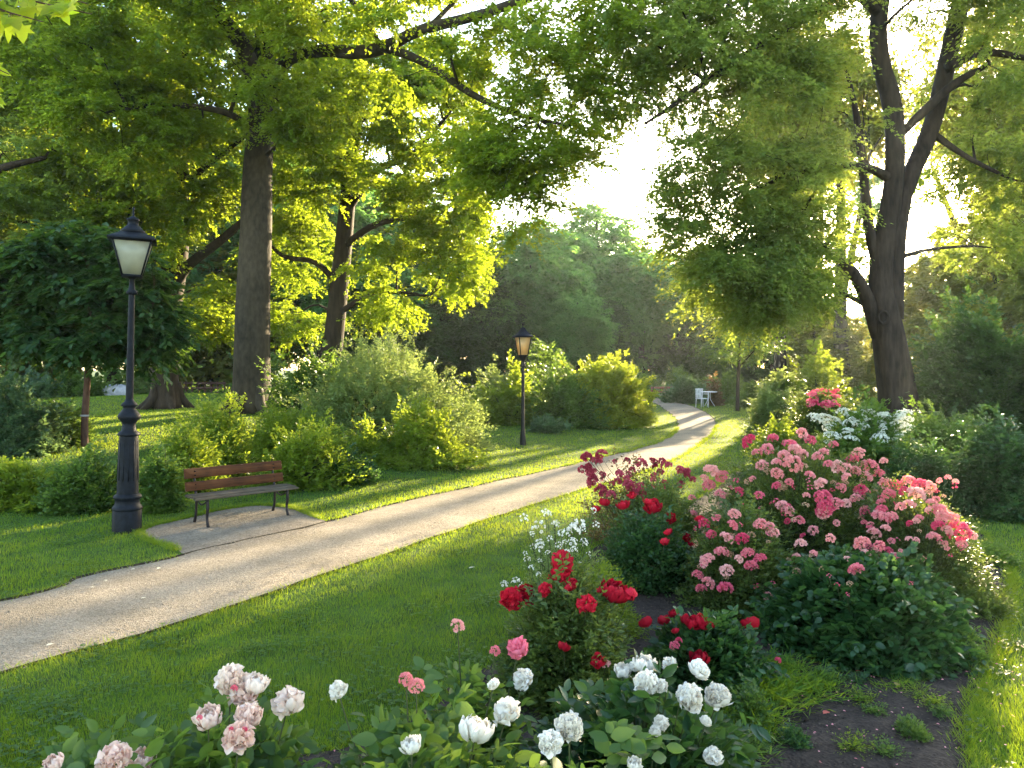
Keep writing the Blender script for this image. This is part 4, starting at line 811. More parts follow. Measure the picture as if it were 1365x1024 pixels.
m.tube(np.array([[*r_, .035] for r_ in ring + ring[:1]]), 6, cap=False); m.obj('knot', M['bark_dark'], t5, True)

# bright leaves hanging in near the eye
b7 = np.array([-5.4, 4.6, 0.0])
def near_branch():
    r = np.random.default_rng(5); t = empty('maple_tree', b7, 'nearest tree with bright backlit lobed leaves hanging into the upper left corner', 'tree')
    m = MB(); m.tube(spline([(*b7, .20), (b7[0] - .05, b7[1], 2.2, .17), (b7[0], b7[1], 4.2, .13), (b7[0] + .1, b7[1], 6.5, .06)], 16), 12, lump=.04); m.obj('trunk', M['bark_beech'], t, True)
    ends = [(-2.52, 4.5, 4.22), (-2.78, 4.45, 4.15), (-2.95, 4.4, 3.82), (-2.98, 4.3, 4.02), (-2.66, 4.7, 4.38), (-3.05, 4.5, 4.2), (-3.0, 4.4, 3.62)]
    m = MB(); lf = MB()
    for k, e in enumerate(ends):
        e = np.array(e); s = np.array([b7[0], b7[1], 4.3 + .05 * k]); q = spline([(*s, .03), (*(s * .5 + e * .5 + [0, 0, .25]), .014), (*e, .003)], 14); m.tube(q, 6, cap=False)
        n = 16; tt = r.uniform(.78, 1.0, n); idx = (tt * 13).astype(int); p0 = q[idx, :3]; d = r.normal(0, .55, (n, 3)) + [.5, 0, -.35]
        d = nrm(d); p1 = p0 + d * .07
        for a_, c_ in zip(p0, p1): m.tube(np.array([[*a_, .0022], [*c_, .0016]]), 4, cap=False)
        d2 = nrm(d * .6 + r.normal(0, .35, (n, 3)) + [.15, -.1, -.35]); leaf_geo(lf, p1, d2, np.array([0, -.75, .65]) + r.normal(0, .35, (n, 3)), r.uniform(.10, .155, n), r.uniform(.11, .14, n), r.uniform(.4, 1, n), 'm')
    m.obj('branch', M['bark_young'], t, True); lf.obj('crown', leaf_mat('leaf_near', (.06, .14, .01), (.14, .22, .015), (.82, .90, .04), .7, .35, .4, 2), t)
near_branch()

# ================================================================== background trees (a few kinds, copied with their trunks)
def bgkind(name, blobs, ncl, leaf, mat, seed, h=10, clr=.9, m=13, gap=.2, trunk_r=.22, nsp=7, bark='bark_dark'):
    limbs = [[(0, 0, h * .25, trunk_r * .6), (s * h * .10, .3, h * .42, trunk_r * .45), (s * h * .2, .5, h * .6, .04)] for s in (-1, 1)]
    return make_tree(name, 'x', 'tree', (0, 0, 0), [(0, 0, -.3, trunk_r * 1.3), (0, 0, h * .2, trunk_r), (.1, 0, h * .5, trunk_r * .7), (0, 0, h * .9, .04)], limbs, blobs, M[mat], M[bark],
        ncl=ncl, clr=clr, nsp=nsp, m=m, leaf=leaf, Wr=.75, seed=seed, gap=gap, n_sec=18, keep=.35, sides=10, flare=False, shell=.55)
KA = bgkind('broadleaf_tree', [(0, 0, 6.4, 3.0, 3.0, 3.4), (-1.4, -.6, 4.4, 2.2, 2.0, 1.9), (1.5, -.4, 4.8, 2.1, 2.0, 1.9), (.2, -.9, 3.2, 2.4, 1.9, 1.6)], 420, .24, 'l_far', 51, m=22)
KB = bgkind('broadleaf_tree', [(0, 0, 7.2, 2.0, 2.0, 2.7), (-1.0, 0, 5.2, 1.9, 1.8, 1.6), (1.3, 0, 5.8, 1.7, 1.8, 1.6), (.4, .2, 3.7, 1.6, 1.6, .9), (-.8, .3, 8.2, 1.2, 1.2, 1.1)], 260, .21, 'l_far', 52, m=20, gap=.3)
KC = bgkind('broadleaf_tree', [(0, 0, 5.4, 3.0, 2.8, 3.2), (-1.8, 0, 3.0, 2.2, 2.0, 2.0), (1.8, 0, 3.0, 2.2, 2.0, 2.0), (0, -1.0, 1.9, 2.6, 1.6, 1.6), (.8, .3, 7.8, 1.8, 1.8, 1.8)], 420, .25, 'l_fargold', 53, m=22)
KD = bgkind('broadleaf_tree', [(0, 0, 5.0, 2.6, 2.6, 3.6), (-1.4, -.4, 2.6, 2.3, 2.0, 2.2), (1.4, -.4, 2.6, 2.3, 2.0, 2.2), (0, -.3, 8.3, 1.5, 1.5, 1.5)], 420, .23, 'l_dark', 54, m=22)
used = set()
def place(kind, px, Y, top, label, group=None, wide=1.0, dark=None):
    o = kind if kind.name not in used else copy_tree(kind)
    used.add(kind.name)
    hgt = CH - (top - HY) / F * Y; s = hgt / 9.9; x = (px - CX) / F * Y
    o.location = (x, Y, float(gz(x, Y)) - .05); o.rotation_euler = (0, 0, rng.uniform(0, 6.28)); o.scale = (s * wide, s * wide, s)
    tag(o, label, 'tree', group); return o
bt = onground(1090, 58)  # added tree, its crown lifted high to streak the path with shade
make_tree('added_shade_tree', 'tall loose tree added to streak the path with shade, between the drooping crown and the great forked trunk', 'tree', bt, [(*bt, .34), (23.6, 58, 6, .28), (23.9, 58, 12, .2), (24, 58, 16, .05)], [[(23.8, 58, 10, .12), (22, 58, 12.5, .08), (20.6, 58, 14.5, .03)], [(23.8, 58, 11, .12), (26, 58.4, 14, .08), (27.4, 58.6, 15.5, .03)]],
    [(21.2, 58, 15.2, 1.9, 2, 1.5), (24.2, 58, 16.4, 2.3, 2.2, 1.9), (27.2, 58.5, 15.6, 1.9, 2, 1.6), (29.6, 59, 14.6, 1.3, 1.6, 1.1), (18.9, 58, 14.4, 1.1, 1.5, .9)], M['l_far'], M['bark_dark'], ncl=170, clr=.95, nsp=7, m=20, leaf=.2, Wr=.75, seed=88, gap=.34, n_sec=16, flare=False, shell=.4)
GB = 'trees closing the view behind the park'
bgt = [(KA, 705, 60, 292, 'round crowned grey green tree right behind the small amber lamp, largest of its group', 1.0),
 (KB, 795, 74, 276, 'loose tall tree with sky through its top amid the far wood', 1.1),
 (KA, 745, 68, 300, 'hazy tree whose dome rises just right of the one behind the amber lamp', .9),
 (KD, 640, 57, 330, 'dark tree half hidden by the bright yellow green crown, left of the amber lamp', 1.0),
 (KA, 855, 68, 330, 'dark green tree standing above the far end of the path', 1.0),
 (KD, 905, 72, 340, 'shaded tree just right of the path end in the far wood', 1.1),
 (KB, 945, 70, 330, 'thin topped tree partly behind the drooping crown', 1.1),
 (KD, 815, 62, 400, 'low dark tree above the golden shrub in the middle distance', 1.15),
 (KA, 770, 56, 390, 'mid height bushy tree directly behind the golden shrub', 1.1),
 (KD, 980, 64, 400, 'dark tree low behind the small thin stemmed tree', 1.2),
 (KA, 1030, 60, 395, 'grey green tree behind the lowest tip of the drooping crown', 1.2),
 (KC, 1085, 52, 400, 'pale sunny tree seen left of the great forked trunk', 1.1),
 (KC, 1130, 46, 425, 'low golden tree just left of the base of the great forked trunk', 1.1),
 (KA, 1180, 60, 405, 'hazy tree directly behind the great forked trunk', 1.1),
 (KC, 1245, 40, 330, 'golden backlit tree just right of the great forked trunk', 1.0),
 (KC, 1325, 36, 235, 'tall golden backlit tree near the right side', 1.0),
 (KA, 1290, 54, 395, 'hazy tree behind the golden ones on the right', 1.0),
 (KC, 1420, 30, 180, 'golden tree cut by the right side of the view', .9),
 (KA, -40, 44, 250, 'tree at the far left behind the young chestnut', 1.0),
 (KC, 60, 50, 290, 'sunlit tree behind the parasol crown on the far left', 1.1),
 (KA, 150, 52, 200, 'tall tree directly behind the tall black lamp', 1.1),
 (KB, 95, 62, 120, 'very tall loose tree at the back of the left lawn', 1.0),
 (KC, 290, 56, 250, 'sunny tree between the flared trunk and the massive grey trunk', 1.1),
 (KA, 355, 58, 160, 'tall tree behind the massive grey trunk', 1.1),
 (KA, 430, 54, 220, 'tree behind the leaning trunk of the bright crown', 1.1),
 (KD, 520, 56, 280, 'dark tree deep behind the bright yellow green crown', 1.2),
 (KA, 590, 62, 270, 'hazy tree filling in behind the right edge of the bright crown', 1.0),
 (KB, 20, 66, 140, 'loose tall tree at the back left with bright sky between its leaves', 1.1),
 (KD, 1100, 66, 400, 'dark tree far back between the drooping crown and the great trunk', 1.2),
 (KD, 1370, 44, 330, 'dark tree low at the right side behind the golden leaves', 1.2)]
for kd, px, Y, top, lab, wd in bgt: place(kd, px, Y, top, lab, GB, wd)
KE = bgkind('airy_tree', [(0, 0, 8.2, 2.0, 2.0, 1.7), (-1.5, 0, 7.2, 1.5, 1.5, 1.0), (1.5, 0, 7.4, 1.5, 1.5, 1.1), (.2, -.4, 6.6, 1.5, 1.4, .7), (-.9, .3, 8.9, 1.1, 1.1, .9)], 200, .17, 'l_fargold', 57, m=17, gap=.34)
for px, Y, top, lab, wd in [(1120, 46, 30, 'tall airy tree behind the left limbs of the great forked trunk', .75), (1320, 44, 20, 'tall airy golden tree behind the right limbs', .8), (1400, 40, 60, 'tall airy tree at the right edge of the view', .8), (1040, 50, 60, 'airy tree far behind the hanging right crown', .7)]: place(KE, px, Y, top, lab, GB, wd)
bs = [(-160, 60, 200), (230, 70, 210), (480, 74, 230), (660, 80, 330), (730, 84, 340), (830, 86, 335), (900, 84, 345), (1000, 84, 380), (1070, 86, 385), (1250, 70, 385), (1460, 56, 260), (350, 80, 220)]
for (px, Y, top), lab in zip(bs, ['beyond the left side', 'between the tall lamp and the massive trunk', 'behind the bright crown', 'left of the sky gap', 'below the sky gap', 'above the path end', 'right of the path end', 'behind the drooping crown', 'behind the low sunny trees', 'near the low sun', 'beyond the right side', 'behind the massive trunk']):
    place(KA, px, Y, top, 'tree in the rearmost row ' + lab, 'rearmost row of the wood', 1.25)

# ================================================================== shrubs
def S(name, label, px, Y, wpx, top, mat, ry=None, shoots=900, leaf=.06, **k):
    if Y > 9.5: leaf *= 1.4; shoots = int(shoots * .8); k['lump'] = k.get('lump', .22) * 1.35 + .04; k.setdefault('over', .2)
    b = onground(px, Y); Rx = wpx / 2 / F * Y; h = CH - (top - HY) / F * Y - b[2]
    return make_bush(name, label, k.pop('cat', 'shrub'), b, (Rx, ry or Rx * .8, h), M[mat], M['stem'], shoots=shoots, leaf=leaf, **k)
S('shrub', 'large pale grey green rounded shrub behind the bench, tallest shrub in the middle', 515, 18.6, 285, 458, 'l_pale', shoots=7000, m=17, leaf=.060, Wr=.5, ln=.42, seed=64, lump=.12, over=.1, ry=2.2)
S('shrub', 'dark green rounded shrub between the massive trunk and the pale shrub', 425, 20.5, 135, 468, 'l_mid', shoots=2000, m=16, leaf=.085, ln=.5, seed=62)
S('shrub', 'lime green shrub low at the right foot of the pale shrub', 560, 15.4, 130, 548, 'l_lime', shoots=1700, m=16, leaf=.06, ln=.4, seed=63, lump=.3)
S('shrub', 'small lime green shrub left of the low lime one, in front of the pale shrub', 490, 15.2, 75, 572, 'l_lime', shoots=900, m=14, leaf=.055, ln=.35, seed=64, lump=.3)
S('shrub', 'feathery green shrub in front of the massive trunk', 385, 15.8, 130, 546, 'l_lime', shoots=1700, m=17, leaf=.06, Wr=.45, ln=.45, seed=65, lump=.3)
S('shrub', 'feathery green shrub behind the bench back', 300, 13.6, 120, 556, 'l_lime', shoots=1500, m=16, leaf=.055, ln=.4, seed=66, lump=.3)
S('shrub', 'green shrub filling in right behind the right end of the bench', 400, 12.9, 120, 572, 'l_lime', shoots=1300, m=15, leaf=.055, ln=.35, seed=67, lump=.25)
S('shrub', 'dark leafy shrub low on the lawn edge between the bench and the lime shrubs', 455, 13.4, 95, 600, 'l_deep', shoots=1100, m=15, leaf=.055, ln=.3, seed=68)
S('shrub', 'small leafy shrub just right of the tall lamp base', 212, 10.9, 66, 606, 'l_mid', shoots=900, m=15, leaf=.048, ln=.3, seed=69, lump=.3)
S('shrub', 'yellow green shrub between the tall lamp and the bench back', 250, 12.4, 85, 574, 'l_lime', shoots=900, m=15, leaf=.05, ln=.35, seed=70, lump=.3)
S('shrub', 'yellow green shrub at the left edge by the front lawn', 28, 11.2, 115, 612, 'l_lime', shoots=1300, m=15, leaf=.055, ln=.3, seed=71, lump=.25)
S('shrub', 'dark green shrub between the yellow green one and the tall lamp', 108, 10.9, 105, 614, 'l_mid', shoots=1400, m=15, leaf=.05, ln=.3, seed=72, lump=.25)
S('shrub', 'lush small leaved shrub touching the left side of the lamp base', 150, 11.4, 60, 632, 'l_mid', shoots=800, m=15, leaf=.05, ln=.3, seed=73)
S('shrub', 'blue green shrub far left on the lawn under the parasol crown', 18, 16.2, 120, 530, 'l_blue', shoots=1500, m=15, leaf=.08, ln=.4, seed=74)
S('shrub', 'dark leafy shrub right of the blue green one, left of the slim tree', 75, 17.5, 80, 538, 'l_mid', shoots=1100, m=15, leaf=.075, ln=.35, seed=75)
for px, Y, wpx, top, mat, lab in [(30, 40, 120, 488, 'l_blue', 'hazy low shrub at the back left of the lawn'), (110, 42, 90, 492, 'l_mid', 'hazy low shrub left of the grey boulder'), (190, 46, 70, 488, 'l_pale', 'pale low shrub behind the tall lamp pole far back'), (305, 54, 46, 500, 'l_mid', 'small far shrub in front of the white car'), (345, 40, 80, 470, 'l_mid', 'far shrub seen past the right side of the massive trunk')]:
    S('shrub', lab, px, Y, wpx, top, mat, shoots=500, m=12, leaf=.16, ln=.7, seed=int(px) + 3, stems=8)
# middle distance, round the small lamp
S('shrub', 'golden topped wide shrub right of the small amber lamp', 800, 26.6, 140, 487, 'l_golden', shoots=3000, m=16, leaf=.11, Wr=.5, ln=.45, seed=80, lump=.16, over=.1)
S('shrub', 'green shrub in front of the golden one, right of the lamp pole', 752, 25.4, 90, 500, 'l_mid', shoots=1300, m=15, leaf=.10, ln=.5, seed=81, lump=.3)
S('shrub', 'yellow green shrub behind the small amber lamp pole', 686, 26.5, 95, 498, 'l_lime', shoots=1500, m=15, leaf=.10, ln=.5, seed=82, lump=.3)
S('shrub', 'dark upright shrub standing behind the golden one', 738, 30, 70, 470, 'l_mid', shoots=1100, m=15, leaf=.12, ln=.6, seed=83, lump=.3)
S('shrub', 'low silvery shrub at the lawn edge between the lamp and the golden shrub', 728, 23.2, 50, 557, 'l_blue', shoots=500, m=13, leaf=.08, ln=.3, seed=84)
S('shrub', 'pinkish tipped shrub left of the small amber lamp', 662, 28, 60, 486, 'l_pale', shoots=800, m=14, leaf=.10, ln=.5, seed=85, lump=.3)
for px, Y, wpx, top, mat, lab in [(915, 40, 60, 503, 'l_blue', 'blue green shrub right of the far path end'), (968, 41, 60, 500, 'l_mid', 'green shrub behind the thin stemmed tree'), (903, 46, 40, 492, 'l_mid', 'upright shrub behind the far red bench'), (1010, 36, 60, 505, 'l_mid', 'green shrub right of the thin stemmed tree'), (860, 49, 50, 498, 'l_mid', 'low green shrub beyond the far bench left of the path end'), (1045, 32, 60, 490, 'l_pale', 'greyish shrub at the back of the right hand bed'), (1090, 31, 80, 472, 'l_lime', 'yellow green shrub beneath the sunny tree')]:
    S('shrub', lab, px, Y, wpx, top, mat, shoots=700, m=13, leaf=.12, ln=.5, seed=int(px) + 9, stems=10)
rs = S('shrub', 'small red leaved shrub beside the white garden chair', 953, 37.5, 20, 512, 'l_red', shoots=260, m=12, leaf=.10, ln=.4, seed=97, lump=.35, stems=10)
b8 = onground(983, 33)
make_tree('small_tree', 'small thin stemmed tree with an umbrella crown by the far bend of the path', 'tree', b8, [(*b8, .09), *T((984, 500, 33, .075), (986, 470, 33, .05), (985, 445, 33, .02))],
    [T((985, 495, 33, .04), (965, 475, 33, .02)), T((985, 490, 33, .04), (1005, 468, 33, .02))], [B(970, 470, 33, 1.1, 1.0, .55), B(1000, 462, 33, 1.2, 1.0, .6), B(985, 450, 33, 1.2, 1.0, .6)], M['l_mid'], M['bark_dark'], ncl=70, clr=.5, nsp=7, m=12, leaf=.12, seed=98, n_sec=8, r_sec=.02, flare=False, sides=8, lump=.01)
# right hand bed
S('shrub', 'clipped golden green rounded shrub at the right of the far lawn', 1035, 22.5, 80, 520, 'l_pale', shoots=1800, m=16, leaf=.07, ln=.4, seed=101, lump=.10)
S('shrub', 'loose yellow spotted shrub below the clipped golden one', 1035, 15.8, 60, 560, 'l_lime', shoots=900, m=14, leaf=.06, ln=.4, seed=102, lump=.3)
S('shrub', 'reddish green shrub with pink flower heads left of the great trunk', 1095, 18.5, 100, 522, 'l_rose', shoots=1600, m=15, leaf=.07, ln=.4, seed=103)
S('shrub', 'low dark shrub tucked at the foot of the great trunk', 1155, 15.6, 90, 545, 'l_mid', shoots=1100, m=14, leaf=.06, ln=.35, seed=104)
S('shrub', 'dark hedge like shrub right of the great trunk', 1262, 14.0, 150, 548, 'l_mid', shoots=2400, m=16, leaf=.065, ln=.4, seed=105, lump=.12)
S('shrub', 'feathery deep green shrub at the right behind the pink roses', 1238, 10.8, 105, 590, 'l_deep', shoots=2000, m=18, leaf=.06, Wr=.35, ln=.4, seed=106, lump=.2, droop=.5)
S('shrub', 'large deep green shrub at the right side above the strip of lawn', 1335, 10.6, 130, 556, 'l_deep', shoots=3200, m=17, leaf=.06, Wr=.5, ln=.35, seed=107, lump=.16, droop=.4)
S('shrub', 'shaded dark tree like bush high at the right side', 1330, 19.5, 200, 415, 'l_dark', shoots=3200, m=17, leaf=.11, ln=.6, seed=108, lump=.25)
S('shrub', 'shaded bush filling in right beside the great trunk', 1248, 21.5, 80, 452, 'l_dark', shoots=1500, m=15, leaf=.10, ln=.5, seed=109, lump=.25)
# ================================================================== flowers
def petal(mb, r, R, th, half, ph0, ph1, rn, ruff=.06, nu=4, nv=4, squash=.85, flare=0.0):
    u = np.linspace(-1, 1, nu + 1)[None]; v = np.linspace(0, 1, nv + 1)[:, None]
    wv = np.sin(np.clip(v * 2.3 + .35, 0, math.pi * .86)); az = th + u * half * wv; ph = ph0 + (ph1 - ph0) * v * (1 - .10 * u * u)
    rr = R * (1 + .06 * np.sin(u * 3 + th * 5) + ruff * v * v * np.sin(u * 9 + th * 7 + r.uniform(0, 6)) - .10 * u * u + flare * v * v)
    x, y, z = rr * np.sin(ph) * np.cos(az), rr * np.sin(ph) * np.sin(az), -rr * np.cos(ph) * squash
    V = np.stack([x, y, z], -1).reshape(-1, 3); w_ = nu + 1; i = (np.arange(nv)[:, None] * w_ + np.arange(nu)[None]).reshape(-1)
    f = np.stack([i, i + 1, i + w_ + 1, i + w_], -1); mb.add(V, f, np.full(len(f), rn))
def peony_mesh(name, mat, seed, R=.05, layers=8, per=12, open_=.0, nu=4, nv=4, ruff=.08):
    r = np.random.default_rng(seed); mb = MB()
    for l in range(layers):
        q = l / max(1, layers - 1); RR = R * (1 - .50 * q); n = max(4, int(per * (1 - .35 * q)))
        for k in range(n):
            th = 2 * math.pi * (k + .5 * (l % 2)) / n + r.uniform(-.25, .25)
            petal(mb, r, RR * r.uniform(.88, 1.12), th, (math.pi / n) * r.uniform(1.1, 1.5), r.uniform(.15, .4), math.pi * (.60 + .28 * q) * r.uniform(.90, 1.08) - open_ * (1 - q), np.clip(r.uniform(0, 1) * .7 + .3 * q, 0, 1), ruff, nu, nv, flare=.03 + .10 * r.uniform() * (1 - q))
    o = mb.obj(name, mat, None, smooth=True); me = o.data; bpy.data.objects.remove(o); return me
def pompom_mesh(name, mat, seed, R=.05, n=110, squash=.9, guard=7, zmin=-.75, fl=.5):
    r = np.random.default_rng(seed); mb = MB(); u = np.linspace(-1, 1, 4)[None]; v = np.linspace(0, 1, 4)[:, None]
    i_ = (np.arange(3)[:, None] * 4 + np.arange(3)[None]).reshape(-1); fc = np.stack([i_, i_ + 1, i_ + 5, i_ + 4], -1)
    lob = 1 + .16 * np.array([np.sin(3 * a + seed) for a in range(8)])
    for i in range(n):
        z = 1 - (1 - zmin) * (i + .5) / n; q = math.sqrt(max(0, 1 - z * z)); a = i * 2.39996 + r.uniform(-.25, .25); d = np.array([q * math.cos(a), q * math.sin(a), z])
        rr = R * lob[int(a) % 8] * r.uniform(.86, 1.06); td = nrm(d * .9 + np.array([0, 0, .5]) + r.normal(0, .28, 3)); wv = nrm(np.cross(td, d + r.normal(0, .35, 3))); nn = np.cross(wv, td); ln_ = rr * fl * r.uniform(.8, 1.2); w_ = rr * r.uniform(.20, .34)
        prof = np.sin(np.clip(v * 2.2 + .45, 0, 2.6)); V = (d * (rr - ln_ * .75))[None, None] + td * (v * ln_ * (1 - .12 * u * u))[..., None] + wv * (u * prof * w_)[..., None] + nn * ((-.22 * v * v + .16 * u * u + .05 * np.sin(u * 5 + i) * v) * rr)[..., None]
        V = V.reshape(-1, 3); V[:, 2] *= squash; mb.add(V, fc, np.full(9, np.clip(.75 - .45 * abs(z) * r.uniform() + r.normal(0, .15), 0, 1)))
    for k in range(guard): petal(mb, r, R * r.uniform(1.0, 1.12), 2 * math.pi * k / guard + r.uniform(-.2, .2), math.pi / guard * 1.3, .2, math.pi * r.uniform(.42, .52), r.uniform(.3, 1), .04, 4, 4, squash=.75, flare=.12)
    o = mb.obj(name, mat, None, smooth=True); me = o.data; bpy.data.objects.remove(o); return me
def cluster_mesh(name, mat, seed, n=16, R=.085, fr=.026, dome=.6, petals=6, nu=2, nv=2, layers=2, cut=.35):
    r = np.random.default_rng(seed); mb = MB()
    for i in range(n):
        zz = 1 - (1.0 + cut) * (i + .5) / n; q = math.sqrt(max(0, 1 - zz * zz)); a = i * 2.4 + r.uniform(-.3, .3); d = np.array([q * math.cos(a), q * math.sin(a), dome * zz]) * r.uniform(.86, 1.08)
        c = d * R; ax = nrm(np.array([d[0], d[1], d[2] * 1.1 + .25]) + r.normal(0, .15, 3)); X = nrm(np.cross(ax, [0.3, 1, .1])); Yv = np.cross(ax, X); Rm = np.stack([X, Yv, ax], 1)
        sub = MB(); s = fr * r.uniform(.75, 1.2)
        for l in range(layers):
            for k in range(petals - l):
                petal(sub, r, s * (1 - .4 * l), 2 * math.pi * (k + .5 * l) / (petals - l), math.pi / petals * 1.35, .35, math.pi * (.52 + .22 * l) * r.uniform(.9, 1.1), r.uniform(0, 1), .1, nu, nv, flare=.2)
        V = np.concatenate(sub.V) @ Rm.T + c
        for F_, q_ in zip(sub.F4, sub.r4): pass
        mb.add(V, np.concatenate(sub.F4), np.concatenate(sub.r4))
    o = mb.obj(name, mat, None, smooth=True); me = o.data; bpy.data.objects.remove(o); return me
FL = {}
for nm, mat in (('white', 'p_white'), ('blush', 'p_blush'), ('red', 'p_red'), ('hot', 'p_hot')):
    FL['peony_' + nm] = [pompom_mesh('peony_' + nm, M[mat], 200 + k, n=(120, 95, 140)[k], squash=(.92, .8, 1.0)[k], guard=(7, 9, 5)[k]) for k in range(3)] + [peony_mesh('peony_' + nm, M[mat], 207, layers=6, per=11, ruff=.04)]
FL['rose_red'] = [peony_mesh('rose_red', M['p_red'], 230 + k, R=.035, layers=4, per=6, nu=3, nv=3) for k in range(2)]
for nm, mat in (('pink', 'p_pink'), ('salmon', 'p_salmon'), ('hot', 'p_hot'), ('white', 'p_white')):
    FL['cl_' + nm] = [cluster_mesh('cluster_' + nm, M[mat], 240 + k, n=(34, 24, 44, 14)[k], petals=6, fr=(.019, .022, .017, .024)[k], dome=(.85, .7, .95, .6)[k], R=(.085, .085, .082, .075)[k]) for k in range(4)]
FL['cl_maroon'] = [cluster_mesh('cluster_maroon', M['p_maroon'], 250 + k, n=9, R=.06, fr=.026, dome=.9) for k in range(2)]
FL['umbel'] = [cluster_mesh('umbel', M['p_cream'], 260 + k, n=46, R=.11, fr=.014, dome=.5, petals=5, layers=1, cut=-.2) for k in range(2)]
FL['spray'] = [cluster_mesh('spray', M['p_white'], 265 + k, n=9, R=.05, fr=.013, dome=1.1, petals=5, layers=1) for k in range(2)]
FL['bloom_far'] = [cluster_mesh('bloom_far', M['p_hot'], 268, n=12, R=.16, fr=.05, petals=5, layers=1)]
fr_ = np.random.default_rng(77)
def flowers(bush, kind, pts, wpx=None, real=.1, push=.03, face=.35, name='flower', size_jit=.24, up=.0, stalk=True, drop=.22):
    """pts: (px, py[, width in frame px]); each bloom sits on the bush where that line of sight meets it"""
    kinds = [kind] if isinstance(kind, str) else kind; sb = MB(); c = np.array(bush.location); few = len(pts) <= 4
    for p in pts:
        pos = bush_surface(bush, p[0], p[1], push); pos[2] = max(pos[2], c[2] + .06)
        me = FL[kinds[fr_.integers(len(kinds))]]; me = me[fr_.integers(len(me))]
        wd = (p[2] if len(p) > 2 else wpx) * (.86 if kinds[0].startswith('cl_') and bush['category'] == 'rose bush' else .9 if real == .1 else 1); s = (wd * pos[1] / F) / real * fr_.uniform(1 - size_jit, 1 + size_jit)
        o = inst(name, me, bush, pos, (face + fr_.normal(0, .25), fr_.normal(0, .3), fr_.uniform(0, 6.28)), s)
        q = np.array([c[0] * .35 + pos[0] * .65, c[1] * .35 + pos[1] * .65, max(c[2], pos[2] - drop - .1)]); th = .0022 + .0006 * wd / 30
        sb.tube(spline([[*q, th * 1.4], [*(q * .5 + pos * .5 + [0, 0, -.02]), th], [*(pos + [0, 0, -.008]), th]], 6), 5, cap=False)
        if few and stalk: sb.obj('stalk', M['stem'], bush); sb = MB()
    if stalk and not few: sb.obj('stalk', M['stem'], bush)
# ---- rose masses
def RB(name, label, px, Y, wpx, top, mat, ry=None, shoots=900, leaf=.045, **k):
    k.setdefault('cat', 'rose bush'); return S(name, label, px, Y, wpx, top, mat, ry=ry, shoots=shoots, leaf=leaf, **k)
back = RB('rose_bush', 'tall spreading rose bush crowded with pink clusters at the back of the bed', 1060, 7.9, 265, 590, 'l_rose', ry=1.0, shoots=3600, m=17, leaf=.042, ln=.32, seed=121, lump=.10, Wr=.55)
right = RB('rose_bush', 'rose bush at the right of the bed with large pink clusters on its edge', 1215, 7.0, 175, 648, 'l_rose', ry=.7, shoots=2600, m=16, leaf=.042, ln=.28, seed=122, lump=.10)
lm_ = RB('rose_bush', 'rose bush with mixed pink clusters left of the dark leafy mound', 985, 6.6, 150, 676, 'l_rose', ry=.55, shoots=2000, m=16, leaf=.042, ln=.28, seed=123, lump=.12)
front = RB('rose_bush', 'dark broad leaved mound at the front right of the bed with few blooms', 1150, 5.75, 265, 742, 'l_deep', ry=.72, shoots=2600, m=9, leaf=.075, Wr=.72, shape='v', ln=.22, seed=124, lump=.10, inner=.2, flat=.35, droop=.5, cat='rose bush', elmin=-.12)
pk_b = [(1070,578,26),(998,588,24),(1023,598,26),(1053,593,28),(1080,586,22),(1009,603,26),(1016,621,30),(1036,631,20),(1057,618,32),(1080,633,26),(1097,603,20),(1111,593,22),(1114,621,30),(1125,624,24),(1104,618,22),(1144,605,28),(1137,612,22),(1158,620,28),(1154,635,26),(1171,631,26),(949,628,24),(962,635,26),(945,648,24),(939,638,20),(1003,638,16),(1035,647,16),(1052,643,18),(1094,645,22),(1121,650,24),(1147,652,24),(1043,674,20),(1050,682,24),(981,684,18),(1100,679,34),(1097,663,26),(1114,674,28),(1127,672,26),(1140,664,18),(1153,679,20),(922,663,20),(925,685,16),(1099,684,30),(1153,684,16),(1065,693,22),(1050,695,16),(1084,707,20),(1070,714,16),(1060,601,26),(1090,610,22),(1070,604,20),(1128,636,20),(1012,660,16),(1075,660,18),(985,655,16),(960,660,18),(1115,697,16),(1030,584,18),(1045,606,22),(1140,628,22),(1035,616,18)]
flowers(back, ['cl_pink', 'cl_hot', 'cl_pink', 'cl_salmon'], pk_b, real=.20)
pk_b += [(fr_.uniform(945, 1150), fr_.uniform(605, 700), fr_.uniform(11, 18)) for _ in range(38)]
pk_r = [(1178,615,18),(1195,648,28),(1225,645,32),(1238,650,26),(1222,658,30),(1212,672,24),(1242,672,24),(1252,679,22),(1175,679,24),(1250,700,32),(1269,692,24),(1279,709,34),(1293,715,26),(1245,715,20),(1282,725,22),(1175,690,26),(1188,690,24),(1181,704,18),(1166,710,22),(1185,660,22),(1205,655,20),(1200,675,18),(1225,690,20),(1262,708,26),(1180,645,22),(1192,742,16),(1213,776,22),(1235,801,18),(1185,734,18),(1197,744,20),(1210,640,22),(1258,690,24)]
pk_r += [(fr_.uniform(1150, 1285), fr_.uniform(635, 740), fr_.uniform(11, 19)) for _ in range(26)]
flowers(right, ['cl_pink', 'cl_salmon', 'cl_salmon', 'cl_hot'], pk_r, real=.20)
pk_l = [(979,685,20),(939,697,22),(977,700,22),(969,717,26),(989,719,26),(962,736,26),(996,737,28),(942,747,24),(1013,744,24),(1001,754,22),(969,761,28),(930,766,20),(944,776,26),(934,784,24),(967,784,26),(1013,698,20),(1025,702,22),(1030,710,22),(1067,724,24),(1062,742,24),(1025,796,24),(1045,791,22),(948,712,16),(985,745,18),(955,690,18)]
flowers(lm_, ['cl_pink', 'cl_hot', 'cl_pink', 'cl_salmon'], pk_l, real=.20)
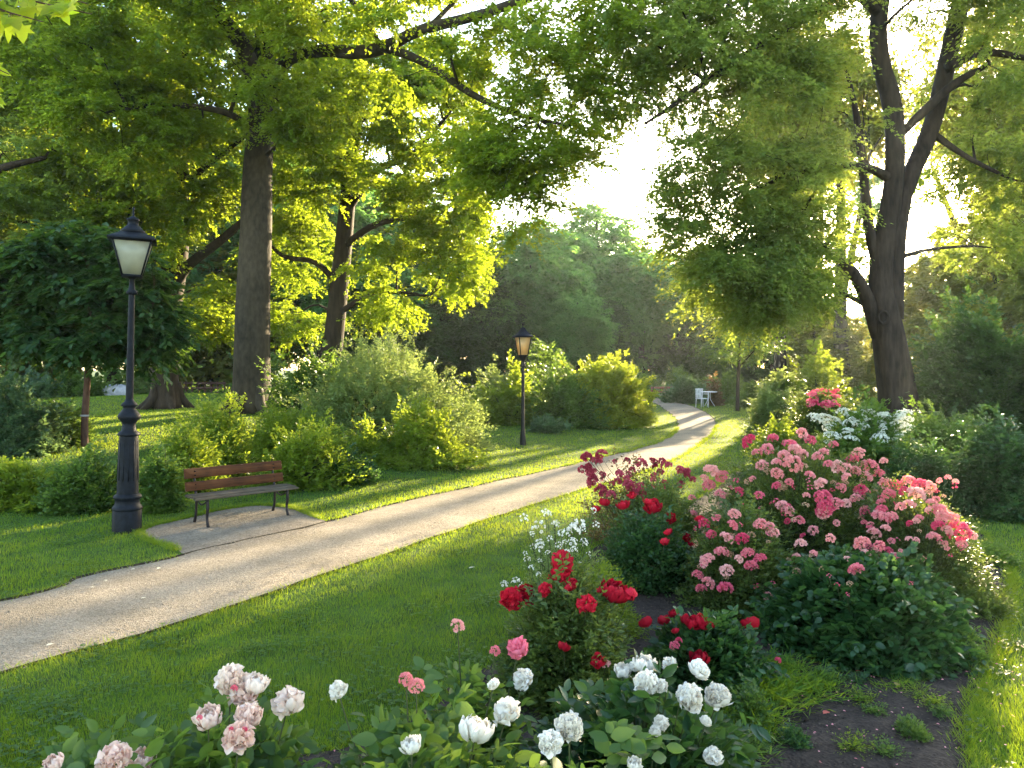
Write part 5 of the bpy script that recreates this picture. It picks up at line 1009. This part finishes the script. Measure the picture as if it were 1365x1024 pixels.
flowers(front, ['cl_salmon', 'cl_pink'], [(1149,725,26),(1153,739,20),(1141,759,22),(1107,717,16),(1172,728,16),(1085,738,14),(1130,745,14)], real=.20)
FL['cl_faded'] = [cluster_mesh('cluster_faded', petal_mat('petal_faded', (.42, .24, .13), (.72, .48, .33)), 280 + k, n=18, petals=5, fr=.017, dome=.8) for k in range(2)]
FL['bud'] = [cluster_mesh('bud', M['p_hot'], 284, n=5, R=.04, fr=.013, dome=1.2, petals=4, layers=1)]
for b_, x0, x1, y0, y1, n_ in ((back, 950, 1150, 600, 700, 26), (right, 1150, 1285, 640, 745, 18), (lm_, 925, 1060, 690, 790, 12), (front, 1050, 1240, 735, 800, 4)):
    flowers(b_, 'cl_faded', [(fr_.uniform(x0, x1), fr_.uniform(y0, y1), fr_.uniform(9, 16)) for _ in range(n_)], real=.20, push=.0)
    flowers(b_, 'bud', [(fr_.uniform(x0, x1), fr_.uniform(y0, y1), fr_.uniform(6, 9)) for _ in range(n_)], real=.08, push=.05, name='bud')
mar = RB('rose_bush', 'loose bush of small dark crimson flowers beside the lawn at the back of the bed', 850, 9.2, 130, 618, 'l_red', ry=.6, shoots=900, m=14, leaf=.04, ln=.35, seed=125, lump=.3)
mar2 = RB('rose_bush', 'green leaved bush under the dark crimson flowers', 880, 8.4, 130, 640, 'l_rose', ry=.55, shoots=1500, m=15, leaf=.045, ln=.3, seed=126, lump=.2)
flowers(mar, 'cl_maroon', [(fr_.uniform(775, 925), fr_.uniform(606, 662), fr_.uniform(9, 17)) for _ in range(60)], real=.13, drop=.15)
crim = RB('rose_bush', 'rose bush with single red blooms above the white sprays', 865, 7.2, 130, 680, 'l_deep', ry=.5, shoots=1600, m=13, leaf=.05, Wr=.65, shape='o', ln=.26, seed=127)
flowers(crim, 'rose_red', [(830,672,15),(870,675,30),(893,690,17),(806,668,13),(890,708,15),(932,690,13),(947,711,20),(955,706,16),(795,677,12),(886,721,12),(915,716,12),(842,660,12),(925,724,14),(865,668,14)], real=.07)
low = RB('rose_bush', 'low bush of scarlet blooms between the red peonies and the dark mound', 935, 5.0, 150, 822, 'l_deep', ry=.42, shoots=1500, m=10, leaf=.07, Wr=.6, shape='v', ln=.22, seed=128)
flowers(low, 'rose_red', [(860,828,17),(884,825,19),(898,817,17),(900,840,11),(923,829,22),(938,828,20),(1001,829,28),(932,876,24),(912,824,13),(948,832,13)], real=.07)
flowers(low, 'cl_hot', [(899,861,18),(1037,880,12),(905,853,12)], real=.20)
flowers(low, 'peony_white', [(892, 887, 22)], real=.1)
# ---- red peonies
redp = RB('peony_plant', 'tall bushy plant topped with deep red peonies', 755, 4.75, 175, 775, 'l_rose', ry=.45, shoots=1900, m=13, leaf=.05, Wr=.5, shape='o', ln=.25, seed=131, lump=.2, cat='peony plant')
flowers(redp, 'peony_red', [(683,799,38),(701,789,22),(706,800,16),(749,750,28),(747,767,24),(727,787,26),(757,783,18),(762,779,20),(782,806,26),(820,787,36),(840,792,20),(801,786,18),(736,771,16),(704,787,16)], real=.1, face=.6)
flowers(redp, 'rose_red', [(752,860,18),(797,881,18)], real=.07)
flowers(redp, 'cl_salmon', [(808, 886, 14)], real=.2)
wsp = RB('white_phlox', 'airy plant with sprays of small white flowers beside the lawn', 742, 5.9, 100, 705, 'l_pale', ry=.35, shoots=600, m=12, leaf=.035, Wr=.4, ln=.3, seed=132, lump=.35, cat='flowering plant')
flowers(wsp, 'spray', [(720,730,12),(711,729,9),(727,684,10),(718,703,14),(730,685,9),(772,702,18),(765,706,14),(763,723,13),(749,712,10),(719,724,10),(703,746,8),(708,757,7),(688,777,12),(672,779,10),(757,709,9),(780,726,9),(755,740,12),(740,699,8),(709,712,8),(778,722,10),(795,700,8),(745,727,9),(733,718,8),(765,733,10),(700,738,7),(786,740,8),(730,737,8)], real=.085, drop=.25)
flowers(wsp, 'spray', [(fr_.uniform(698, 800), fr_.uniform(680, 780), fr_.uniform(7, 12)) for _ in range(10)], real=.1, drop=.2)
fill = RB('leafy_plant', 'bright green feathery plant behind the red peonies', 800, 5.9, 110, 750, 'l_lime', ry=.4, shoots=1000, m=15, leaf=.04, Wr=.35, ln=.28, seed=133, lump=.2, cat='leafy plant')
# ---- foreground peony plants
def FG(label, px, Y, wpx, top, ry, seed, mat='l_deep', shoots=420, leaf=.088, m=8):
    return S('peony_plant', label, px, Y, wpx, top, mat, ry=ry, shoots=shoots, m=m, leaf=leaf, Wr=.55, shape='v', ln=.24, seed=seed, lump=.12, inner=.3, flat=.38, droop=.45, cat='peony plant', stems=30, ang=1.0)
pA = FG('peony plant at the lower left with blush and cream double blooms', 290, 2.75, 400, 950, .5, 141, 'l_mid', 1000)
pB = FG('peony plant in the middle foreground with round white blooms', 560, 2.75, 370, 935, .5, 142, 'l_mid', 760)
pC = FG('peony plant with white blooms crowding below the scarlet roses', 850, 3.35, 330, 900, .5, 143, 'l_deep', 620)
pD = FG('slender peony plant with a few pink blooms at the lawn edge', 625, 3.5, 200, 880, .3, 144, 'l_mid', 420, .08, 7)
pE = FG('low peony plant with cream blooms at the very bottom left', 110, 2.55, 280, 992, .4, 145, 'l_mid', 620)
pF = FG('leafy peony plant at the bottom right of the white blooms', 760, 2.5, 330, 985, .35, 146, 'l_mid', 420)
flowers(pA, 'peony_blush', [(308,906,42),(340,909,44),(326,925,34),(277,955,34),(384,937,42),(332,957,40),(318,983,44)], real=.1, push=.10)
flowers(pA, 'cl_hot', [(308,972,10),(326,972,12),(266,957,8),(312,918,10)], real=.2, push=.16, stalk=False, drop=0)
flowers(pE, 'peony_blush', [(153,1010,40),(70,1018,34),(190,1012,30)], real=.1, push=.06)
flowers(pB, 'peony_white', [(451,921,26),(548,992,36),(636,969,40),(676,950,36),(658,912,22)], real=.1, push=.08)
flowers(pF, 'peony_white', [(734,990,38),(759,970,38),(846,1018,24)], real=.1, push=.08)
flowers(pD, 'peony_white', [(697,906,32)], real=.1, push=.06)
flowers(pD, 'peony_hot', [(691,865,30)], real=.1); flowers(pD, ['cl_salmon'], [(610,833,30)], real=.2); flowers(pD, 'cl_pink', [(660,867,18)], real=.2)
flowers(pB, 'cl_pink', [(541,906,26),(555,915,24)], real=.2, push=.1)
flowers(pC, 'peony_white', [(860,884,34),(830,893,24),(893,886,26),(862,911,28),(881,915,18),(920,930,30),(957,930,30),(932,892,28),(881,965,26),(873,975,18),(951,1008,30),(941,961,16),(908,925,18),(845,890,20)], real=.1, push=.06)
# ---- other flowering shrubs
hyd = S('hydrangea', 'broad hydrangea with creamy white flower heads at the foot of the great trunk', 1148, 12.6, 150, 560, 'l_mid', shoots=1700, m=13, leaf=.07, ln=.35, seed=151, lump=.12, cat='flowering shrub')
flowers(hyd, 'umbel', [(1090 + 12 * k + fr_.uniform(-8, 8), 556 + 22 * ((k * 37) % 10) / 10 - 10 * math.sin((k / 10.5) * math.pi), fr_.uniform(15, 24)) for k in range(11)] + [(fr_.uniform(1085, 1215), fr_.uniform(552, 592), fr_.uniform(12, 20)) for _ in range(30)], real=.2, drop=.1, up=.0, face=.5)
flowers(bpy.data.objects['shrub.' + '000'] if 'shrub.000' in bpy.data.objects else hyd, 'umbel', [(1207, 573, 22)], real=.24, drop=.1, stalk=False)
pkS = [o for o in bpy.data.objects if o.get('label', '').startswith('reddish green shrub with pink')][0]
flowers(pkS, 'bloom_far', [(fr_.uniform(1078, 1118), fr_.uniform(520, 540), fr_.uniform(6, 12)) for _ in range(34)], real=.34, drop=.1, stalk=False)
# ---- low growth on the soil
def weeds():
    r = np.random.default_rng(33)
    spots = [(1150, 940, .11, 'l_lime', 'small bright weed tuft in the middle of the bare soil'), (1165, 955, .09, 'l_mid', 'small weed just below the bright tuft on the soil'), (1140, 915, .12, 'l_deep', 'dark seedling close under the leafy mound'),
             (1245, 945, .10, 'l_lime', 'pale weed on the soil near the right lawn edge'), (1255, 958, .08, 'l_mid', 'smallest weed beside the pale one near the right lawn edge'), (1135, 1005, .14, 'l_lime', 'feathery weed at the bottom of the soil patch'), (1180, 1012, .12, 'l_mid', 'flat green weed right of the feathery one at the bottom')]
    for k, (px, py, h, mat, lab) in enumerate(spots):
        x, y = G(px, py); t = empty('weed', (x, y, .03), lab, 'weed', 'weeds on the bare soil'); n = 60; a = r.uniform(0, 6.28, n); e = r.uniform(.1, 1.1, n); d = np.stack([np.cos(a) * np.cos(e), np.sin(a) * np.cos(e), np.sin(e)], -1)
        mb = MB(); sprays(mb, np.array([x, y, .03]) + r.normal(0, .02, (n, 3)) * [1, 1, 0], d, h * r.uniform(.6, 1.3, n), 7, .024, .4, r.uniform(0, 1, n), 'd', droop=.4, r=r); mb.obj('foliage', M[mat], t)
        s = MB()
        for q in range(0, n, 5): s.tube(np.array([[x, y, .025, .0018], [x + d[q, 0] * h * .8, y + d[q, 1] * h * .8, .03 + d[q, 2] * h * .7, .001]]), 4, cap=False)
        s.obj('stem', M['stem'], t)
weeds()
def grassy(px, py, w, n, h, lab, mat='grass', seed=1):
    r = np.random.default_rng(seed); x, y = G(px, py); q = np.stack([x + r.normal(0, w, n), y + r.normal(0, w * .8, n)], -1); p = np.c_[q, .02 + 0 * q[:, 0]]; a = r.uniform(0, 6.28, n)
    d = np.stack([np.cos(a) * .8, np.sin(a) * .8, r.uniform(.5, 1.3, n)], -1); mb = MB()
    sprays(mb, p, d, h * r.uniform(.5, 1.2, n), 4, h * .45, .10, r.uniform(.2, 1, n), 'd', droop=.5, r=r, ang=.35); o = mb.obj('grass_tuft', M[mat]); tag(o, lab, 'grass tuft')
grassy(1012, 935, .12, 420, .24, 'spiky grass tuft right of the white peonies', seed=1)
grassy(985, 965, .10, 380, .21, 'spiky grass tuft low beside the white peonies', seed=2)
grassy(1068, 925, .12, 360, .18, 'thin grass tuft in front of the dark leafy mound', seed=3)
grassy(975, 1005, .10, 400, .19, 'grass tuft at the bottom edge left of the bare soil', 'l_mid', seed=4)
S('ground_cover', 'low spreading plant between the dark mound and the soil edge', 1285, 6.6, 95, 778, 'l_rose', ry=.45, shoots=900, m=14, leaf=.035, ln=.2, seed=161, lump=.3, cat='leafy plant')
S('ground_cover', 'fine leaved green plant against the right lawn edge', 1300, 8.2, 90, 722, 'l_mid', ry=.5, shoots=900, m=14, leaf=.035, ln=.2, seed=162, lump=.3, cat='leafy plant')
S('ground_cover', 'drooping narrow leaved plant at the right foot of the dark mound', 1255, 5.6, 70, 855, 'l_mid', ry=.25, shoots=500, m=12, leaf=.05, Wr=.28, ln=.22, seed=163, lump=.3, cat='leafy plant')
grassy(1035, 900, .10, 300, .2, 'grass tuft in the gap between the scarlet roses and the mound', seed=5)
grassy(1205, 925, .08, 160, .12, 'small grass tuft under the right side of the dark mound', seed=6)
grassy(1020, 985, .07, 160, .13, 'small grass tuft at the left edge of the bare soil', seed=7)
S('ground_cover', 'small leafy plant at the left edge of the bare soil', 1000, 4.35, 60, 915, 'l_mid', ry=.15, shoots=260, m=9, leaf=.04, ln=.15, seed=171, lump=.3, cat='leafy plant')
S('ground_cover', 'leafy plant at the bottom beside the lowest white blooms', 985, 3.55, 70, 985, 'l_deep', ry=.18, shoots=300, m=9, leaf=.05, ln=.16, seed=172, lump=.3, cat='leafy plant')
r_ = np.random.default_rng(55)
for k, (px, py, wp, mat_, lab) in enumerate([(1100, 915, 40, 'l_mid', 'low seedling patch between the dark mound and the bare soil, left part'), (1225, 905, 36, 'l_deep', 'low seedling patch under the right side of the dark mound'), (1300, 885, 30, 'l_mid', 'small plant on the narrow soil strip by the right lawn'), (1215, 985, 34, 'l_mid', 'small plant low on the right part of the bare soil'), (1060, 1000, 40, 'l_deep', 'small plant at the bottom left of the bare soil'), (1290, 820, 40, 'l_rose', 'little bush on the narrow soil strip right of the mound')]):
    yy = CH * F / (py - HY); S('ground_cover', lab, px, yy, wp, py - wp * .55, mat_, ry=.12, shoots=150, m=8, leaf=.026, ln=.10, seed=300 + k, lump=.35, cat='leafy plant', stems=12)
# dropped petals under the blooms
def petals_down():
    r = np.random.default_rng(92); q = []
    for cx, cy_, w_, n_ in ((2.0, 4.9, .7, 120), (3.3, 5.2, .5, 60), (.9, 4.3, .5, 70), (-.2, 4.0, .4, 40), (2.0, 4.2, .6, 40)): q.append(np.stack([r.normal(cx, w_, n_), r.normal(cy_, .45, n_)], -1))
    q = np.concatenate(q); n = len(q); a = r.uniform(0, 6.28, n); mb = MB()
    leaf_geo(mb, np.c_[q, .045 + 0 * a], np.stack([np.cos(a), np.sin(a), 0 * a], -1), np.array([0, 0, 1.0]) + r.normal(0, .3, (n, 3)), r.uniform(.010, .022, n), r.uniform(.009, .016, n), r.uniform(0, 1, n), 'o')
    tag(mb.obj('fallen_petals', M['p_pink']), 'pink petals dropped on the soil and grass below the roses', 'petals', kind='stuff')
petals_down()
# clover in the lawn
def clover():
    r = np.random.default_rng(91); K = 260; y = 3.6 * (16 / 3.6) ** r.uniform(0, 1, K); x = r.uniform(-1, 1, K) * y * .72; n = 40
    q = np.stack([np.repeat(x, n) + r.normal(0, .10, K * n), np.repeat(y, n) + r.normal(0, .10, K * n)], -1)
    q = q[~(inpoly(q[:, 0], q[:, 1], path_poly) | inpoly(q[:, 0], q[:, 1], pad_poly) | inpoly(q[:, 0], q[:, 1], bed_poly))]; n = len(q); mb = MB(); a0 = r.uniform(0, 6.28, n); h = r.uniform(.02, .05, n); rn = r.uniform(0, 1, n); sz = r.uniform(.012, .022, n)
    for k in range(3):
        a = a0 + k * 2.09; leaf_geo(mb, np.c_[q, gz(q[:, 0], q[:, 1]) + h], np.stack([np.cos(a), np.sin(a), .15 + 0 * a], -1), np.array([0, 0, 1.0]) + r.normal(0, .2, (n, 3)), sz, sz * .95, rn, 'o')
    tag(mb.obj('clover', M['l_mid']), 'patches of clover growing through the near lawn', 'clover', kind='stuff')
clover()
# fallen leaves
def fallen():
    r = np.random.default_rng(3); me = None
    spots = [(625, 762 - 0, 'p', 'large pale fallen leaf on the path near the lawn'), (210, 763, 'p', 'pale fallen leaf on the path by the left lawn'), (180, 763, 'p', 'small pale leaf at the left edge of the path'), (142, 779, 'p', 'small pale leaf on the gravel nearer the left side'), (62, 867, 'p', 'yellowish leaf on the gravel at the lower left'), (188, 803, 'p', 'curled leaf in the middle of the path'), (125, 788, 'p', 'tiny leaf beside the left edge of the path'),
             (1105, 960, 'r', 'red fallen leaf on the bare soil'), (1140, 905, 'r', 'reddish leaf under the dark mound'), (1197, 921, 'y', 'tan leaf on the soil below the mound'), (1045, 955, 'y', 'tan leaf on the soil left of the red one')]
    col = {'p': plain_mat('leaf_litter_pale', (.62, .56, .42), (.5, .42, .28), .7), 'r': plain_mat('leaf_litter_red', (.45, .08, .05), (.3, .05, .03), .6), 'y': plain_mat('leaf_litter_tan', (.42, .24, .10), (.3, .16, .07), .7)}
    for k, (px, py, c, lab) in enumerate(spots):
        x, y = G(px, py); mb = MB(); a = r.uniform(0, 6.28); leaf_geo(mb, np.zeros((1, 3)), np.array([[math.cos(a), math.sin(a), .12]]), np.array([[.1, .1, 1.0]]), [.075 if k == 0 else r.uniform(.035, .06)], [.04], [.5], 'v')
        o = mb.obj('fallen_leaf', col[c]); o.location = (x, y, .034 if c == 'p' else .05); tag(o, lab, 'leaf', 'fallen leaves')
fallen()
